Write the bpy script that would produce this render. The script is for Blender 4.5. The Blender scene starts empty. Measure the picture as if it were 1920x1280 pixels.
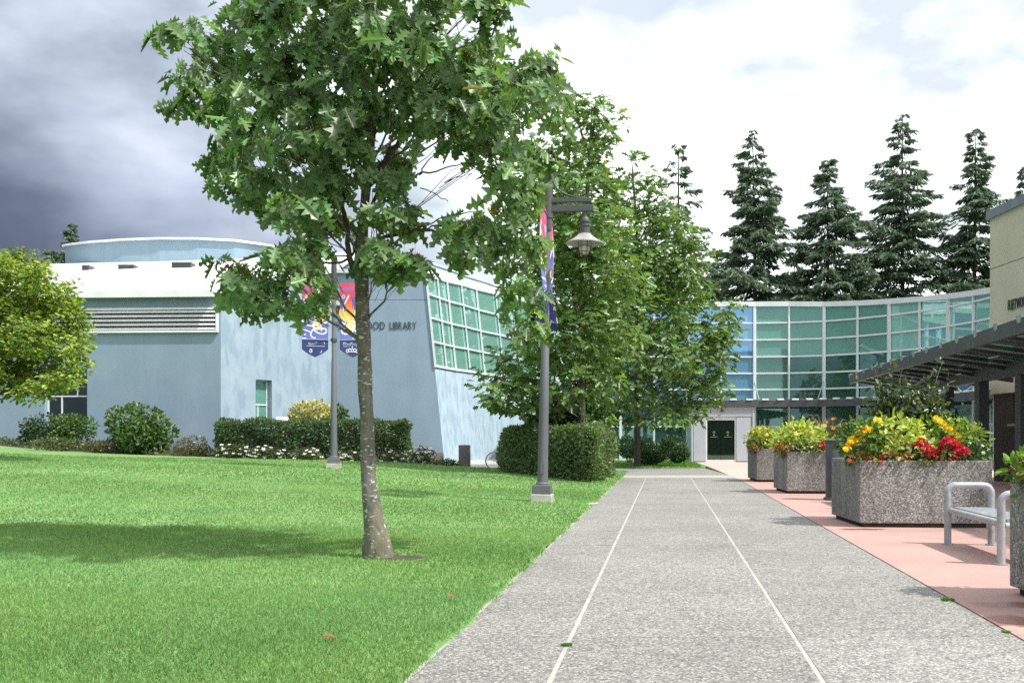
import bpy, bmesh, math, random
import numpy as np
from mathutils import Vector, Matrix
random.seed(7)
R = math.radians
S = bpy.context.scene
COL = S.collection

# ------------------------------------------------------------------ camera, sky, sun, exposure
F, CX, HY, EYE = 1867.0, 960.0, 820.0, 1.3        # metres-to-photograph scale, used to read distances off the photograph
cam = bpy.data.cameras.new('camera'); camo = bpy.data.objects.new('camera', cam); COL.objects.link(camo)
cam.sensor_width = 36.0; cam.lens = 36.0 * F / 1920.0
cam.shift_y = (HY - 640) / 1920.0
cam.clip_start = 0.1; cam.clip_end = 3000
camo.location = (0, 0, EYE); camo.rotation_euler = (R(90), 0, 0)
S.camera = camo
ELEV, AZ = 54.0, (0.80, -0.40)
_l = math.hypot(*AZ); AZ = (AZ[0] / _l, AZ[1] / _l)
SUN = Vector((AZ[0] * math.cos(R(ELEV)), AZ[1] * math.cos(R(ELEV)), math.sin(R(ELEV))))
sl = bpy.data.lights.new('sun', 'SUN'); sl.energy = 2.75; sl.angle = R(1.4); sl.color = (1.0, 0.96, 0.88)
so = bpy.data.objects.new('sun', sl); COL.objects.link(so); so.location = (20, -20, 40)
so.rotation_euler = SUN.to_track_quat('Z', 'Y').to_euler()
S.view_settings.view_transform = 'Standard'; S.view_settings.look = 'None'
S.view_settings.exposure = 1.12; S.view_settings.gamma = 1.0
S.view_settings.use_curve_mapping = False
S.cycles.use_denoising = False
S.cycles.max_bounces = 8; S.cycles.transparent_max_bounces = 16
S.cycles.sample_clamp_indirect = 3; S.cycles.sampling_pattern = 'BLUE_NOISE'

W = bpy.data.worlds.new('World'); S.world = W; W.use_nodes = True
nt = W.node_tree; nt.nodes.clear()
def N(t, typ, **kw):
    n = t.nodes.new(typ)
    for k, v in kw.items(): setattr(n, k, v)
    return n
def M2(t, op, a, b=None, clamp=False):
    n = t.nodes.new('ShaderNodeMath'); n.operation = op; n.use_clamp = clamp
    for i, v in enumerate((a, b)):
        if v is None: continue
        if isinstance(v, (int, float)): n.inputs[i].default_value = v
        else: t.links.new(v, n.inputs[i])
    return n.outputs[0]
sky = N(nt, 'ShaderNodeTexSky', sky_type='NISHITA', sun_disc=False)
sky.sun_elevation = R(ELEV); sky.sun_rotation = math.atan2(AZ[0], AZ[1])
tc = N(nt, 'ShaderNodeTexCoord'); sx = N(nt, 'ShaderNodeSeparateXYZ'); nt.links.new(tc.outputs['Generated'], sx.inputs[0])
mp = N(nt, 'ShaderNodeMapping'); mp.inputs['Scale'].default_value = (1.0, 1.0, 2.0); nt.links.new(tc.outputs['Generated'], mp.inputs[0])
n1 = N(nt, 'ShaderNodeTexNoise'); n1.inputs['Scale'].default_value = 3.2; n1.inputs['Detail'].default_value = 7; n1.inputs['Roughness'].default_value = 0.52
n1.inputs['Distortion'].default_value = 0.35
nt.links.new(mp.outputs[0], n1.inputs['Vector'])
n2 = N(nt, 'ShaderNodeTexNoise'); n2.inputs['Scale'].default_value = 1.3; n2.inputs['Detail'].default_value = 4
nt.links.new(mp.outputs[0], n2.inputs['Vector'])
# the storm front lies to the left (-X); the open bright cloud to the right and overhead
u = M2(nt, 'ADD', sx.outputs[0], M2(nt, 'MULTIPLY', sx.outputs[2], 1.4))
u = M2(nt, 'ADD', u, M2(nt, 'MULTIPLY', M2(nt, 'MAXIMUM', M2(nt, 'MULTIPLY', sx.outputs[1], -1.0), 0.0), 0.6))
u = M2(nt, 'ADD', u, M2(nt, 'MULTIPLY', M2(nt, 'SUBTRACT', n1.outputs[0], 0.5), 0.50))
u = M2(nt, 'ADD', u, M2(nt, 'MULTIPLY', M2(nt, 'SUBTRACT', n2.outputs[0], 0.5), 0.22))
mr = N(nt, 'ShaderNodeMapRange', interpolation_type='LINEAR'); nt.links.new(u, mr.inputs[0])
mr.inputs[1].default_value = -0.25; mr.inputs[2].default_value = 0.43
cr = N(nt, 'ShaderNodeValToRGB'); nt.links.new(mr.outputs[0], cr.inputs[0])
e = cr.color_ramp.elements
e[0].position = 0.0; e[0].color = (0.135, 0.155, 0.21, 1); e[1].position = 1.0; e[1].color = (0.97, 0.98, 0.985, 1)
for p, c in ((0.12, (0.175, 0.20, 0.262)), (0.26, (0.275, 0.305, 0.375)), (0.40, (0.38, 0.415, 0.49)), (0.52, (0.46, 0.50, 0.57)), (0.72, (0.56, 0.60, 0.66)), (0.88, (0.83, 0.87, 0.895))):
    k = e.new(p); k.color = (*c, 1)
bgc = N(nt, 'ShaderNodeBackground'); n3 = N(nt, 'ShaderNodeTexNoise'); n3.inputs['Scale'].default_value = 4.2; n3.inputs['Detail'].default_value = 6; nt.links.new(mp.outputs[0], n3.inputs['Vector'])
soft = mix_world = N(nt, 'ShaderNodeMix', data_type='RGBA', blend_type='MULTIPLY'); soft.inputs[0].default_value = 1.0
rs = N(nt, 'ShaderNodeValToRGB'); nt.links.new(n3.outputs[0], rs.inputs[0])
rs.color_ramp.elements[0].position = 0.36; rs.color_ramp.elements[0].color = (0.36, 0.395, 0.435, 1); rs.color_ramp.elements[1].position = 0.66; rs.color_ramp.elements[1].color = (1, 1, 1, 1)
nt.links.new(cr.outputs[0], soft.inputs[6]); nt.links.new(rs.outputs[0], soft.inputs[7])
nt.links.new(soft.outputs[2], bgc.inputs[0]); bgc.inputs[1].default_value = 1.06
bgs = N(nt, 'ShaderNodeBackground'); nt.links.new(sky.outputs[0], bgs.inputs[0]); bgs.inputs[1].default_value = 0.10
mr2 = N(nt, 'ShaderNodeMapRange'); nt.links.new(n1.outputs[0], mr2.inputs[0])
mr2.inputs[1].default_value = 0.30; mr2.inputs[2].default_value = 0.44; mr2.inputs[3].default_value = 0.78; mr2.inputs[4].default_value = 1.0
mx = N(nt, 'ShaderNodeMixShader'); nt.links.new(mr2.outputs[0], mx.inputs[0])
nt.links.new(bgs.outputs[0], mx.inputs[1]); nt.links.new(bgc.outputs[0], mx.inputs[2])
wo = N(nt, 'ShaderNodeOutputWorld'); nt.links.new(mx.outputs[0], wo.inputs[0])

# ------------------------------------------------------------------ helpers
def at(px, py, Y): return Vector(((px - CX) / F * Y, Y, EYE + (HY - py) / F * Y))
def xa(px, Y): return (px - CX) / F * Y
def za(py, Y): return EYE + (HY - py) / F * Y
K = 0.1537; PA = math.atan(K)                     # the walk runs 8.7 degrees to the right of the view
def pt(t, Y, z=0.0): return Vector((t + K * Y, Y, z))
def smooth(a, b, x):
    x = np.clip((x - a) / (b - a), 0, 1); return x * x * (3 - 2 * x)
HX = [-75, -33, -27.7, -22, -14, -10.3, -8.2, -5, -1.3]; HZ = [2.2, 1.15, 0.80, 0.58, 0.44, 0.36, 0.25, 0.12, 0.02]
def hh(X, Y):
    X = np.asarray(X, float); Y = np.asarray(Y, float); xp = X - K * Y
    h = np.interp(xp, HX, HZ)
    drop = 1 - smooth(37.0, 38.6, Y) * smooth(-9.6, -8.4, xp)
    return 0.02 + (h - 0.02) * smooth(8, 28, Y) * drop

class MB:
    def __init__(s): s.v = []; s.f = []
    def add(s, vs, fs):
        o = len(s.v); s.v += [tuple(v) for v in vs]; s.f += [tuple(i + o for i in f) for f in fs]; return s
    def box(s, lo, hi):
        x0, y0, z0 = lo; x1, y1, z1 = hi
        return s.hexa([(x0, y0, z0), (x1, y0, z0), (x1, y1, z0), (x0, y1, z0)], [(x0, y0, z1), (x1, y0, z1), (x1, y1, z1), (x0, y1, z1)])
    def hexa(s, b, t):
        return s.add(list(b) + list(t), [(3, 2, 1, 0), (4, 5, 6, 7), (0, 1, 5, 4), (1, 2, 6, 5), (2, 3, 7, 6), (3, 0, 4, 7)])
    def beam(s, p, q, w, h):
        p = Vector(p); q = Vector(q); d = (q - p).normalized()
        a = Vector((0, 0, 1)) if abs(d.z) < 0.95 else Vector((0, 1, 0))
        sd = d.cross(a).normalized() * (w / 2); up = sd.cross(d).normalized() * (h / 2)
        c = lambda o: [o - sd - up, o + sd - up, o + sd + up, o - sd + up]
        b, t = c(p), c(q)
        return s.hexa(b, t)
    def slab(s, a, b, c, d, th):                   # four corners in order; thickness along the normal
        a, b, c, d = map(Vector, (a, b, c, d)); n = (b - a).cross(d - a).normalized() * th
        return s.hexa([a, b, c, d], [a + n, b + n, c + n, d + n])
    def prism(s, pts, z0, z1):
        n = len(pts); b = [(p[0], p[1], z0) for p in pts]; t = [(p[0], p[1], z1) for p in pts]
        return s.add(b + t, [tuple(range(n - 1, -1, -1)), tuple(range(n, 2 * n))] + [(i, (i + 1) % n, n + (i + 1) % n, n + i) for i in range(n)])
    def tube(s, pts, r, n=8, closed=False, caps=True):
        pts = [Vector(p) for p in pts]; m = len(pts); rs = r if hasattr(r, '__len__') else [r] * m
        vs = []; prev = None
        for i, p in enumerate(pts):
            if closed: d = pts[(i + 1) % m] - pts[i - 1]
            else: d = pts[min(i + 1, m - 1)] - pts[max(i - 1, 0)]
            d.normalize()
            if prev is None:
                a = Vector((0, 0, 1)) if abs(d.z) < 0.9 else Vector((1, 0, 0)); x = d.cross(a).normalized()
            else:
                x = prev - d * prev.dot(d); x.normalize()
            prev = x; y = d.cross(x)
            for k in range(n):
                an = 2 * math.pi * k / n; vs.append(p + (x * math.cos(an) + y * math.sin(an)) * rs[i])
        fs = []
        for i in range(m if closed else m - 1):
            j = (i + 1) % m
            for k in range(n): fs.append((i * n + k, i * n + (k + 1) % n, j * n + (k + 1) % n, j * n + k))
        if caps and not closed: fs += [tuple(range(n - 1, -1, -1)), tuple((m - 1) * n + k for k in range(n))]
        return s.add(vs, fs)
    def lathe(s, prof, n=20, c=(0, 0, 0)):
        vs = []; fs = []; m = len(prof)
        for (r, z) in prof:
            for k in range(n):
                an = 2 * math.pi * k / n; vs.append((c[0] + r * math.cos(an), c[1] + r * math.sin(an), c[2] + z))
        for i in range(m - 1):
            for k in range(n): fs.append((i * n + k, i * n + (k + 1) % n, (i + 1) * n + (k + 1) % n, (i + 1) * n + k))
        fs += [tuple(range(n - 1, -1, -1)), tuple((m - 1) * n + k for k in range(n))]
        return s.add(vs, fs)
    def xform(s, fn): s.v = [tuple(fn(*v)) for v in s.v]; return s
    def build(s, name, mat, parent=None, smooth=False, world=False, bevel=0, link=True):
        me = bpy.data.meshes.new(name)
        v = s.v
        if parent is not None and world:
            o = base_of(parent); v = [(a[0] - o[0], a[1] - o[1], a[2] - o[2]) for a in v]
        me.from_pydata(v, [], s.f); me.update()
        if bevel:
            bm = bmesh.new(); bm.from_mesh(me)
            es = [e for e in bm.edges if len(e.link_faces) == 2 and e.calc_face_angle(0) > 0.6]
            bmesh.ops.bevel(bm, geom=es, offset=bevel, segments=2, affect='EDGES', profile=0.5)
            bm.to_mesh(me); bm.free()
        if smooth:
            me.polygons.foreach_set('use_smooth', [True] * len(me.polygons))
            try: me.set_sharp_from_angle(angle=R(40))
            except Exception: pass
        me.materials.append(mat)
        ob = bpy.data.objects.new(name, me)
        if link: COL.objects.link(ob)
        if parent is not None: ob.parent = parent
        return ob
def base_of(o):
    v = Vector((0, 0, 0))
    while o is not None: v = v + Vector(o.location); o = o.parent
    return v
def tag(o, label=None, cat=None, group=None, kind=None):
    if label: o['label'] = label
    if cat: o['category'] = cat
    if group: o['group'] = group
    if kind: o['kind'] = kind
    return o
def thing(name, label, cat, loc=(0, 0, 0), rz=0.0, group=None):
    o = bpy.data.objects.new(name, None); COL.objects.link(o); o.empty_display_size = 0.2
    o.location = loc; o.rotation_euler = (0, 0, rz)
    return tag(o, label, cat, group)
def kids(o): return [c for c in bpy.data.objects if c.parent == o]
def copy_tree(o, parent=None, ch=None):
    if ch is None:
        ch = {}
        for c in bpy.data.objects:
            if c.parent: ch.setdefault(c.parent.name, []).append(c)
    src = list(ch.get(o.name, []))
    c = o.copy(); COL.objects.link(c); c.parent = parent
    for k in src: copy_tree(k, c, ch)
    return c
def inst(name, me, parent, loc=(0, 0, 0), rot=(0, 0, 0), sc=1.0):
    o = bpy.data.objects.new(name, me); COL.objects.link(o); o.parent = parent
    o.location = loc; o.rotation_euler = rot; o.scale = (sc, sc, sc) if not hasattr(sc, '__len__') else sc
    return o

# ------------------------------------------------------------------ materials
def newmat(name):
    m = bpy.data.materials.new(name); m.use_nodes = True; t = m.node_tree
    return m, t, t.nodes['Principled BSDF']
def coords(t, space='pos', scale=(1, 1, 1), rot=0):
    if space == 'pos': o = N(t, 'ShaderNodeNewGeometry').outputs['Position']
    else: o = N(t, 'ShaderNodeTexCoord').outputs['Object']
    m = N(t, 'ShaderNodeMapping'); m.inputs['Scale'].default_value = scale; m.inputs['Rotation'].default_value = (0, 0, rot); t.links.new(o, m.inputs[0]); return m.outputs[0]
def ramp(t, fac, stops):
    r = N(t, 'ShaderNodeValToRGB'); t.links.new(fac, r.inputs[0]); el = r.color_ramp.elements
    el[0].position, el[0].color = stops[0][0], (*stops[0][1], 1); el[1].position, el[1].color = stops[-1][0], (*stops[-1][1], 1)
    for p, c in stops[1:-1]: k = el.new(p); k.color = (*c, 1)
    return r.outputs[0]
def noise(t, vec, scale, detail=4, rough=0.55, dist=0.0):
    n = N(t, 'ShaderNodeTexNoise'); n.inputs['Scale'].default_value = scale; n.inputs['Detail'].default_value = detail
    n.inputs['Roughness'].default_value = rough; n.inputs['Distortion'].default_value = dist
    t.links.new(vec, n.inputs['Vector']); return n.outputs[0]
def mixc(t, fac, a, b, mode='MIX'):
    m = N(t, 'ShaderNodeMix', data_type='RGBA', blend_type=mode)
    for sock, v in ((m.inputs[0], fac), (m.inputs[6], a), (m.inputs[7], b)):
        if isinstance(v, (int, float)): sock.default_value = v
        elif isinstance(v, tuple): sock.default_value = (*v, 1)
        else: t.links.new(v, sock)
    return m.outputs[2]
def bump(t, b, h, strength, dist=0.01):
    n = N(t, 'ShaderNodeBump'); n.inputs['Strength'].default_value = strength; n.inputs['Distance'].default_value = dist
    t.links.new(h, n.inputs['Height']); t.links.new(n.outputs[0], b.inputs['Normal'])
def pmat(name, c, c2=None, scale=3.0, rough=0.6, metal=0.0, bmp=0.0, bscale=None, spec=0.5, stretch=(1, 1, 1), space='pos', lo=0.35, hi=0.65):
    m, t, b = newmat(name); b.inputs['Roughness'].default_value = rough; b.inputs['Metallic'].default_value = metal
    b.inputs['Specular IOR Level'].default_value = spec
    if c2 is None: c2 = tuple(x * 0.8 for x in c)
    v = coords(t, space, stretch); n = noise(t, v, scale, 6)
    t.links.new(ramp(t, n, [(lo, c2), (hi, c)]), b.inputs['Base Color'])
    if bmp: bump(t, b, noise(t, v, bscale or scale * 6, 5), bmp)
    return m

def aggregate(name, cols, size, rough=0.75, tint=None, streak=0.0):
    """exposed-aggregate concrete: pebbles of several colours in grey cement"""
    m, t, b = newmat(name); b.inputs['Roughness'].default_value = rough
    v = coords(t)
    vo = N(t, 'ShaderNodeTexVoronoi'); vo.inputs['Scale'].default_value = 1 / size; t.links.new(v, vo.inputs['Vector'])
    sp = N(t, 'ShaderNodeSeparateColor'); t.links.new(vo.outputs['Color'], sp.inputs[0])
    c = ramp(t, sp.outputs[0], cols)
    edge = ramp(t, vo.outputs['Distance'], [(0.35, (1, 1, 1)), (0.72, (0.72, 0.71, 0.70))])
    ob = N(t, 'ShaderNodeObjectInfo'); c = mixc(t, 1.0, c, ramp(t, ob.outputs['Random'], [(0.0, (0.93, 0.93, 0.925)), (1.0, (1.05, 1.05, 1.05))]), 'MULTIPLY')
    c = mixc(t, 1.0, c, edge, 'MULTIPLY')
    big = noise(t, v, 0.55, 6, 0.6)
    c = mixc(t, 1.0, c, ramp(t, big, [(0.3, (0.82, 0.82, 0.80)), (0.7, (1.10, 1.10, 1.09))]), 'MULTIPLY')
    mid = noise(t, v, 6.0, 3, 0.6)
    c = mixc(t, 1.0, c, ramp(t, mid, [(0.3, (0.9, 0.9, 0.9)), (0.7, (1.08, 1.08, 1.08))]), 'MULTIPLY')
    sp2 = noise(t, v, 1.9, 5, 0.65, 0.5); c = mixc(t, 1.0, c, ramp(t, sp2, [(0.60, (1, 1, 1)), (0.70, (0.86, 0.86, 0.85))]), 'MULTIPLY')
    if streak:
        st = noise(t, coords(t, 'pos', (1, 1, 0.16)), 3.0, 4, 0.6)
        c = mixc(t, 1.0, c, ramp(t, st, [(0.40, (1 - streak,) * 3), (0.56, (1, 1, 1))]), 'MULTIPLY')
    t.links.new(c, b.inputs['Base Color'])
    bump(t, b, vo.outputs['Distance'], 0.5, -0.004)
    return m
AGG = [(0.0, (0.085, 0.085, 0.088)), (0.2, (0.155, 0.155, 0.158)), (0.45, (0.235, 0.232, 0.222)), (0.65, (0.30, 0.295, 0.27)), (0.82, (0.38, 0.37, 0.345)), (1.0, (0.56, 0.55, 0.53))]
AGGP = [(0.0, (0.105, 0.105, 0.107)), (0.25, (0.175, 0.175, 0.173)), (0.5, (0.24, 0.238, 0.23)), (0.75, (0.305, 0.298, 0.28)), (1.0, (0.49, 0.48, 0.455))]
M_path = aggregate('exposed_aggregate', AGGP, 0.0125)
M_planter = aggregate('planter_aggregate', AGG, 0.0145, streak=0.22)
M_joint = pmat('joint_concrete', (0.40, 0.387, 0.357), (0.31, 0.30, 0.275), 4, 0.9)
M_plaza = pmat('plaza_concrete', (0.40, 0.395, 0.385), (0.33, 0.325, 0.315), 0.8, 0.85, bmp=0.2, bscale=60)

def pink_mat():
    m, t, b = newmat('pink_concrete'); v = coords(t)
    n = noise(t, v, 1.1, 7, 0.6); f = noise(t, v, 45, 4, 0.6)
    c = ramp(t, n, [(0.3, (0.36, 0.222, 0.197)), (0.7, (0.43, 0.282, 0.252))])
    c = mixc(t, 1.0, c, ramp(t, f, [(0.3, (0.9, 0.9, 0.9)), (0.7, (1.07, 1.07, 1.07))]), 'MULTIPLY')
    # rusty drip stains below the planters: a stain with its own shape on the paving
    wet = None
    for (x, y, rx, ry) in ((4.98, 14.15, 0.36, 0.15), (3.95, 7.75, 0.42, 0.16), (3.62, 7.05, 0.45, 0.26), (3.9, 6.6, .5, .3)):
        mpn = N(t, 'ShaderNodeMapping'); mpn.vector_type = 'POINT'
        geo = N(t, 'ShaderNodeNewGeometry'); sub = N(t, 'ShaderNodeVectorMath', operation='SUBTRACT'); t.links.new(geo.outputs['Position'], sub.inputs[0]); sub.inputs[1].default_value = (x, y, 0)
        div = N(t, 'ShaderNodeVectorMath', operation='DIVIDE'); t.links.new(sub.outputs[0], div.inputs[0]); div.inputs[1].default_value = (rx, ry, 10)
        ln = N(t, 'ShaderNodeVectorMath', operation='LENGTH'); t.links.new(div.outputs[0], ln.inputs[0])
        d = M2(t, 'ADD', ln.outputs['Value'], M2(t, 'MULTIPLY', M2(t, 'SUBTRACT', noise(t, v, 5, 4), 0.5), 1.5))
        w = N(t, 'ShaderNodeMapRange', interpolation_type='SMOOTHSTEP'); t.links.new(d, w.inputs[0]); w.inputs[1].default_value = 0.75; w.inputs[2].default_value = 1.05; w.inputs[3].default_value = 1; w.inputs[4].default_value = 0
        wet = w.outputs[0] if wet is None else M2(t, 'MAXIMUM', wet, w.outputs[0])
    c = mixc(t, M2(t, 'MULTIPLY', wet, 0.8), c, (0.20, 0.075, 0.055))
    t.links.new(c, b.inputs['Base Color'])
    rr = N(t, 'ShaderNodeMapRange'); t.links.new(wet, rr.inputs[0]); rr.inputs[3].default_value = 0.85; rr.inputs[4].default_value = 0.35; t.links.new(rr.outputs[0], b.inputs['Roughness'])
    bump(t, b, f, 0.15, 0.004); return m
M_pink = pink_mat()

def lawn_mat():
    m, t, b = newmat('lawn_turf'); b.inputs['Roughness'].default_value = 0.9; b.inputs['Specular IOR Level'].default_value = 0.2
    v = coords(t); n = noise(t, v, 0.5, 6, 0.6); n3 = noise(t, coords(t, 'pos', (1.0, 0.28, 1), 0.5), 1.6, 5, 0.6); f = noise(t, v, 30, 4, 0.65)
    c = ramp(t, n, [(0.32, (0.145, 0.27, 0.09)), (0.68, (0.205, 0.345, 0.125))])
    c = mixc(t, 1.0, c, ramp(t, n3, [(0.3, (0.78, 0.86, 0.80)), (0.7, (1.15, 1.1, 1.15))]), 'MULTIPLY')
    c = mixc(t, 1.0, c, ramp(t, f, [(0.25, (0.62, 0.66, 0.6)), (0.75, (1.2, 1.16, 1.2))]), 'MULTIPLY')
    t.links.new(c, b.inputs['Base Color']); bump(t, b, f, 0.8, 0.03); return m
M_lawn = lawn_mat()
M_soil = pmat('bark_mulch', (0.075, 0.055, 0.036), (0.035, 0.026, 0.017), 8, 0.95, bmp=0.8, bscale=40)
M_ground = pmat('far_ground', (0.08, 0.13, 0.045), (0.06, 0.09, 0.04), 0.05, 0.95)

def leaf_mat(name, rough=0.38, trans=0.42, spec=0.6, tt=(1.25, 1.2, 0.5)):
    m, t, b = newmat(name); b.inputs['Roughness'].default_value = rough; b.inputs['Specular IOR Level'].default_value = spec
    a = N(t, 'ShaderNodeAttribute', attribute_name='Col')
    nn = noise(t, coords(t), 40, 2); c = mixc(t, 1.0, a.outputs['Color'], ramp(t, nn, [(0.3, (0.85, 0.87, 0.85)), (0.7, (1.12, 1.1, 1.1))]), 'MULTIPLY')
    t.links.new(c, b.inputs['Base Color'])
    tr = N(t, 'ShaderNodeBsdfTranslucent'); t.links.new(mixc(t, 1.0, c, tt, 'MULTIPLY'), tr.inputs[0])
    mx = N(t, 'ShaderNodeMixShader'); mx.inputs[0].default_value = trans
    t.links.new(b.outputs[0], mx.inputs[1]); t.links.new(tr.outputs[0], mx.inputs[2])
    t.links.new(mx.outputs[0], t.nodes['Material Output'].inputs[0]); return m
M_leaf = leaf_mat('leaf'); M_needle = leaf_mat('needle', 0.6, 0.3, 0.3, (1.1, 1.1, 0.7)); M_petal = leaf_mat('petal', 0.5, 0.25, 0.2, (1.1, 1.0, 0.9)); M_blade = leaf_mat('grass_blade', 0.55, 0.35, 0.3)
M_lime = leaf_mat('lime_leaf', 0.5, 0.35, 0.3, (1.1, 1.15, 0.6))

def bark_mat(name, a, b_, lich=0.0):
    m, t, b = newmat(name); b.inputs['Roughness'].default_value = 0.9
    v = coords(t, 'pos', (1, 1, 0.5)); n = noise(t, v, 14, 6, 0.65); c = ramp(t, n, [(0.3, a), (0.7, b_)])
    if lich:
        l = noise(t, coords(t, 'pos', (1, 1, 2.2)), 16, 3, 0.5, 0.4); c = mixc(t, ramp(t, l, [(0.60, (0, 0, 0)), (0.66, (1, 1, 1))]), c, (0.50, 0.50, 0.44))
        l2 = noise(t, v, 5, 4); c = mixc(t, M2(t, 'MULTIPLY', ramp(t, l2, [(0.5, (0, 0, 0)), (0.7, (1, 1, 1))]), 0.5), c, (0.16, 0.15, 0.06))
    t.links.new(c, b.inputs['Base Color']); bump(t, b, n, 0.9, 0.02); return m
M_bark = bark_mat('oak_bark', (0.065, 0.060, 0.050), (0.20, 0.188, 0.160), 1.0)
M_bark2 = bark_mat('dark_bark', (0.035, 0.03, 0.026), (0.11, 0.095, 0.08))

def stucco(name, c, c2, scale, stretch=(1, 1, 1), c3=None, sc3=1.0, st3=(1, 1, 0.35), amt=0.4):
    m, t, b = newmat(name); b.inputs['Roughness'].default_value = 0.85; b.inputs['Specular IOR Level'].default_value = 0.25
    n = noise(t, coords(t, 'pos', stretch), scale, 5, 0.55); col = ramp(t, n, [(0.32, c2), (0.68, c)])
    if c3:
        k = noise(t, coords(t, 'pos', st3), sc3, 3, 0.5, 0.2); col = mixc(t, M2(t, 'MULTIPLY', ramp(t, k, [(0.48, (0, 0, 0)), (0.60, (1, 1, 1))]), amt), col, c3)
    g = noise(t, coords(t, 'pos', (1, 1, 0.08)), 1.3, 4, 0.6)
    col = mixc(t, 1.0, col, ramp(t, g, [(0.3, (0.94, 0.94, 0.94)), (0.7, (1.03, 1.03, 1.03))]), 'MULTIPLY')
    t.links.new(col, b.inputs['Base Color']); bump(t, b, noise(t, coords(t), 45, 3), 0.15, 0.01); return m
BLUE = (0.250, 0.335, 0.415)
M_blue = stucco('blue_stucco', BLUE, (0.222, 0.305, 0.383), 0.8)
M_bluem = stucco('dappled_blue_stucco', (0.325, 0.415, 0.485), (0.265, 0.355, 0.43), 1.0, c3=(0.205, 0.29, 0.375), sc3=2.2, amt=0.65)  # dappled light and the sunward paler tone painted into the wall colour
M_bluep = stucco('sunlit_dappled_stucco', (0.38, 0.485, 0.565), (0.33, 0.44, 0.52), 1.0, c3=(0.21, 0.305, 0.40), sc3=3.0, st3=(1.6, 1, 0.35), amt=0.55)  # raked wall: its sunlit brightness and light dapple are part of the colour
M_drum = stucco('drum_stucco', (0.275, 0.38, 0.46), (0.245, 0.35, 0.435), 0.6)
M_beige = stucco('beige_stucco', (0.62, 0.575, 0.45), (0.57, 0.525, 0.41), 1.2)
M_dark = pmat('charcoal_steel', (0.070, 0.078, 0.086), (0.055, 0.06, 0.068), 2, 0.5)
M_pole = pmat('grey_paint', (0.125, 0.13, 0.15), (0.10, 0.105, 0.12), 3, 0.5, stretch=(1, 1, 0.3))
M_steel = pmat('galvanised_steel', (0.42, 0.44, 0.46), (0.30, 0.32, 0.34), 9, 0.45, 0.35, bmp=0.05)
M_white = pmat('white_metal', (0.80, 0.81, 0.82), (0.70, 0.71, 0.72), 1.2, 0.45)
M_roof = pmat('white_roof_membrane', (0.70, 0.705, 0.70), (0.52, 0.52, 0.505), 0.5, 0.6, stretch=(1, 0.4, 1))
M_alu = pmat('white_mullion', (0.66, 0.70, 0.72), (0.60, 0.64, 0.66), 2, 0.4)
M_cap = pmat('metal_cap', (0.22, 0.26, 0.29), (0.18, 0.22, 0.25), 2, 0.45, 0.3)
M_brick = pmat('dark_masonry', (0.075, 0.062, 0.055), (0.05, 0.042, 0.038), 9, 0.85, bmp=0.5, bscale=20)
M_conc = pmat('rough_concrete', (0.42, 0.41, 0.37), (0.27, 0.265, 0.23), 5, 0.9, bmp=0.4)
M_concd = pmat('grey_concrete', (0.13, 0.127, 0.12), (0.09, 0.087, 0.082), 30, 0.9, bmp=0.4)
M_door = pmat('door_panel_grey', (0.43, 0.46, 0.50), (0.39, 0.42, 0.465), 1, 0.4)
M_black = pmat('black_plastic', (0.02, 0.02, 0.022), rough=0.5)
M_letter = pmat('letter_bronze', (0.04, 0.055, 0.085), rough=0.5)
M_letterg = pmat('letter_dark', (0.025, 0.035, 0.025), rough=0.5)
M_in = pmat('interior_grey', (0.10, 0.115, 0.11), (0.06, 0.07, 0.065), 0.4, 0.8)
M_inw = pmat('interior_white', (0.72, 0.74, 0.72), (0.58, 0.62, 0.60), 0.35, 0.8)
M_red = pmat('red_column_paint', (0.30, 0.05, 0.035), rough=0.5)
M_bin = pmat('bin_paint', (0.085, 0.085, 0.105), (0.05, 0.05, 0.06), 3, 0.4, stretch=(2, 2, 0.5))
M_shade = pmat('lamp_enamel', (0.30, 0.31, 0.29), rough=0.4)
M_globe = pmat('frosted_globe', (0.62, 0.60, 0.50), rough=0.25)
M_yel = pmat('sticker_yellow', (0.10, 0.12, 0.02), rough=0.5)
M_rubber = pmat('tyre_rubber', (0.03, 0.03, 0.03), rough=0.8)
M_bikered = pmat('bicycle_paint', (0.10, 0.11, 0.13), rough=0.35)

def glass(name, tint, trans, refl, diff, dcol, rough=0.02, fr=1.0):
    """window glass: part seen through, part mirror, a little body colour"""
    m, t, b = newmat(name); t.nodes.remove(b)
    tp = N(t, 'ShaderNodeBsdfTransparent'); tp.inputs[0].default_value = (*tint, 1)
    gl = N(t, 'ShaderNodeBsdfGlossy'); gl.inputs['Roughness'].default_value = rough; gl.inputs[0].default_value = (*refl, 1)
    df = N(t, 'ShaderNodeBsdfDiffuse'); df.inputs[0].default_value = (*dcol, 1)
    wv = noise(t, coords(t), 0.9, 2); bp = N(t, 'ShaderNodeBump'); bp.inputs['Strength'].default_value = 0.02; bp.inputs['Distance'].default_value = 0.05
    t.links.new(wv, bp.inputs['Height']); t.links.new(bp.outputs[0], gl.inputs['Normal'])
    lw = N(t, 'ShaderNodeFresnel'); lw.inputs['IOR'].default_value = 1.5
    m1 = N(t, 'ShaderNodeMixShader'); m1.inputs[0].default_value = diff; t.links.new(tp.outputs[0], m1.inputs[1]); t.links.new(df.outputs[0], m1.inputs[2])
    fac = M2(t, 'ADD', M2(t, 'MULTIPLY', lw.outputs[0], fr), trans, True)
    m2 = N(t, 'ShaderNodeMixShader'); t.links.new(fac, m2.inputs[0]); t.links.new(m1.outputs[0], m2.inputs[1]); t.links.new(gl.outputs[0], m2.inputs[2])
    t.links.new(m2.outputs[0], t.nodes['Material Output'].inputs[0]); return m
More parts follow.
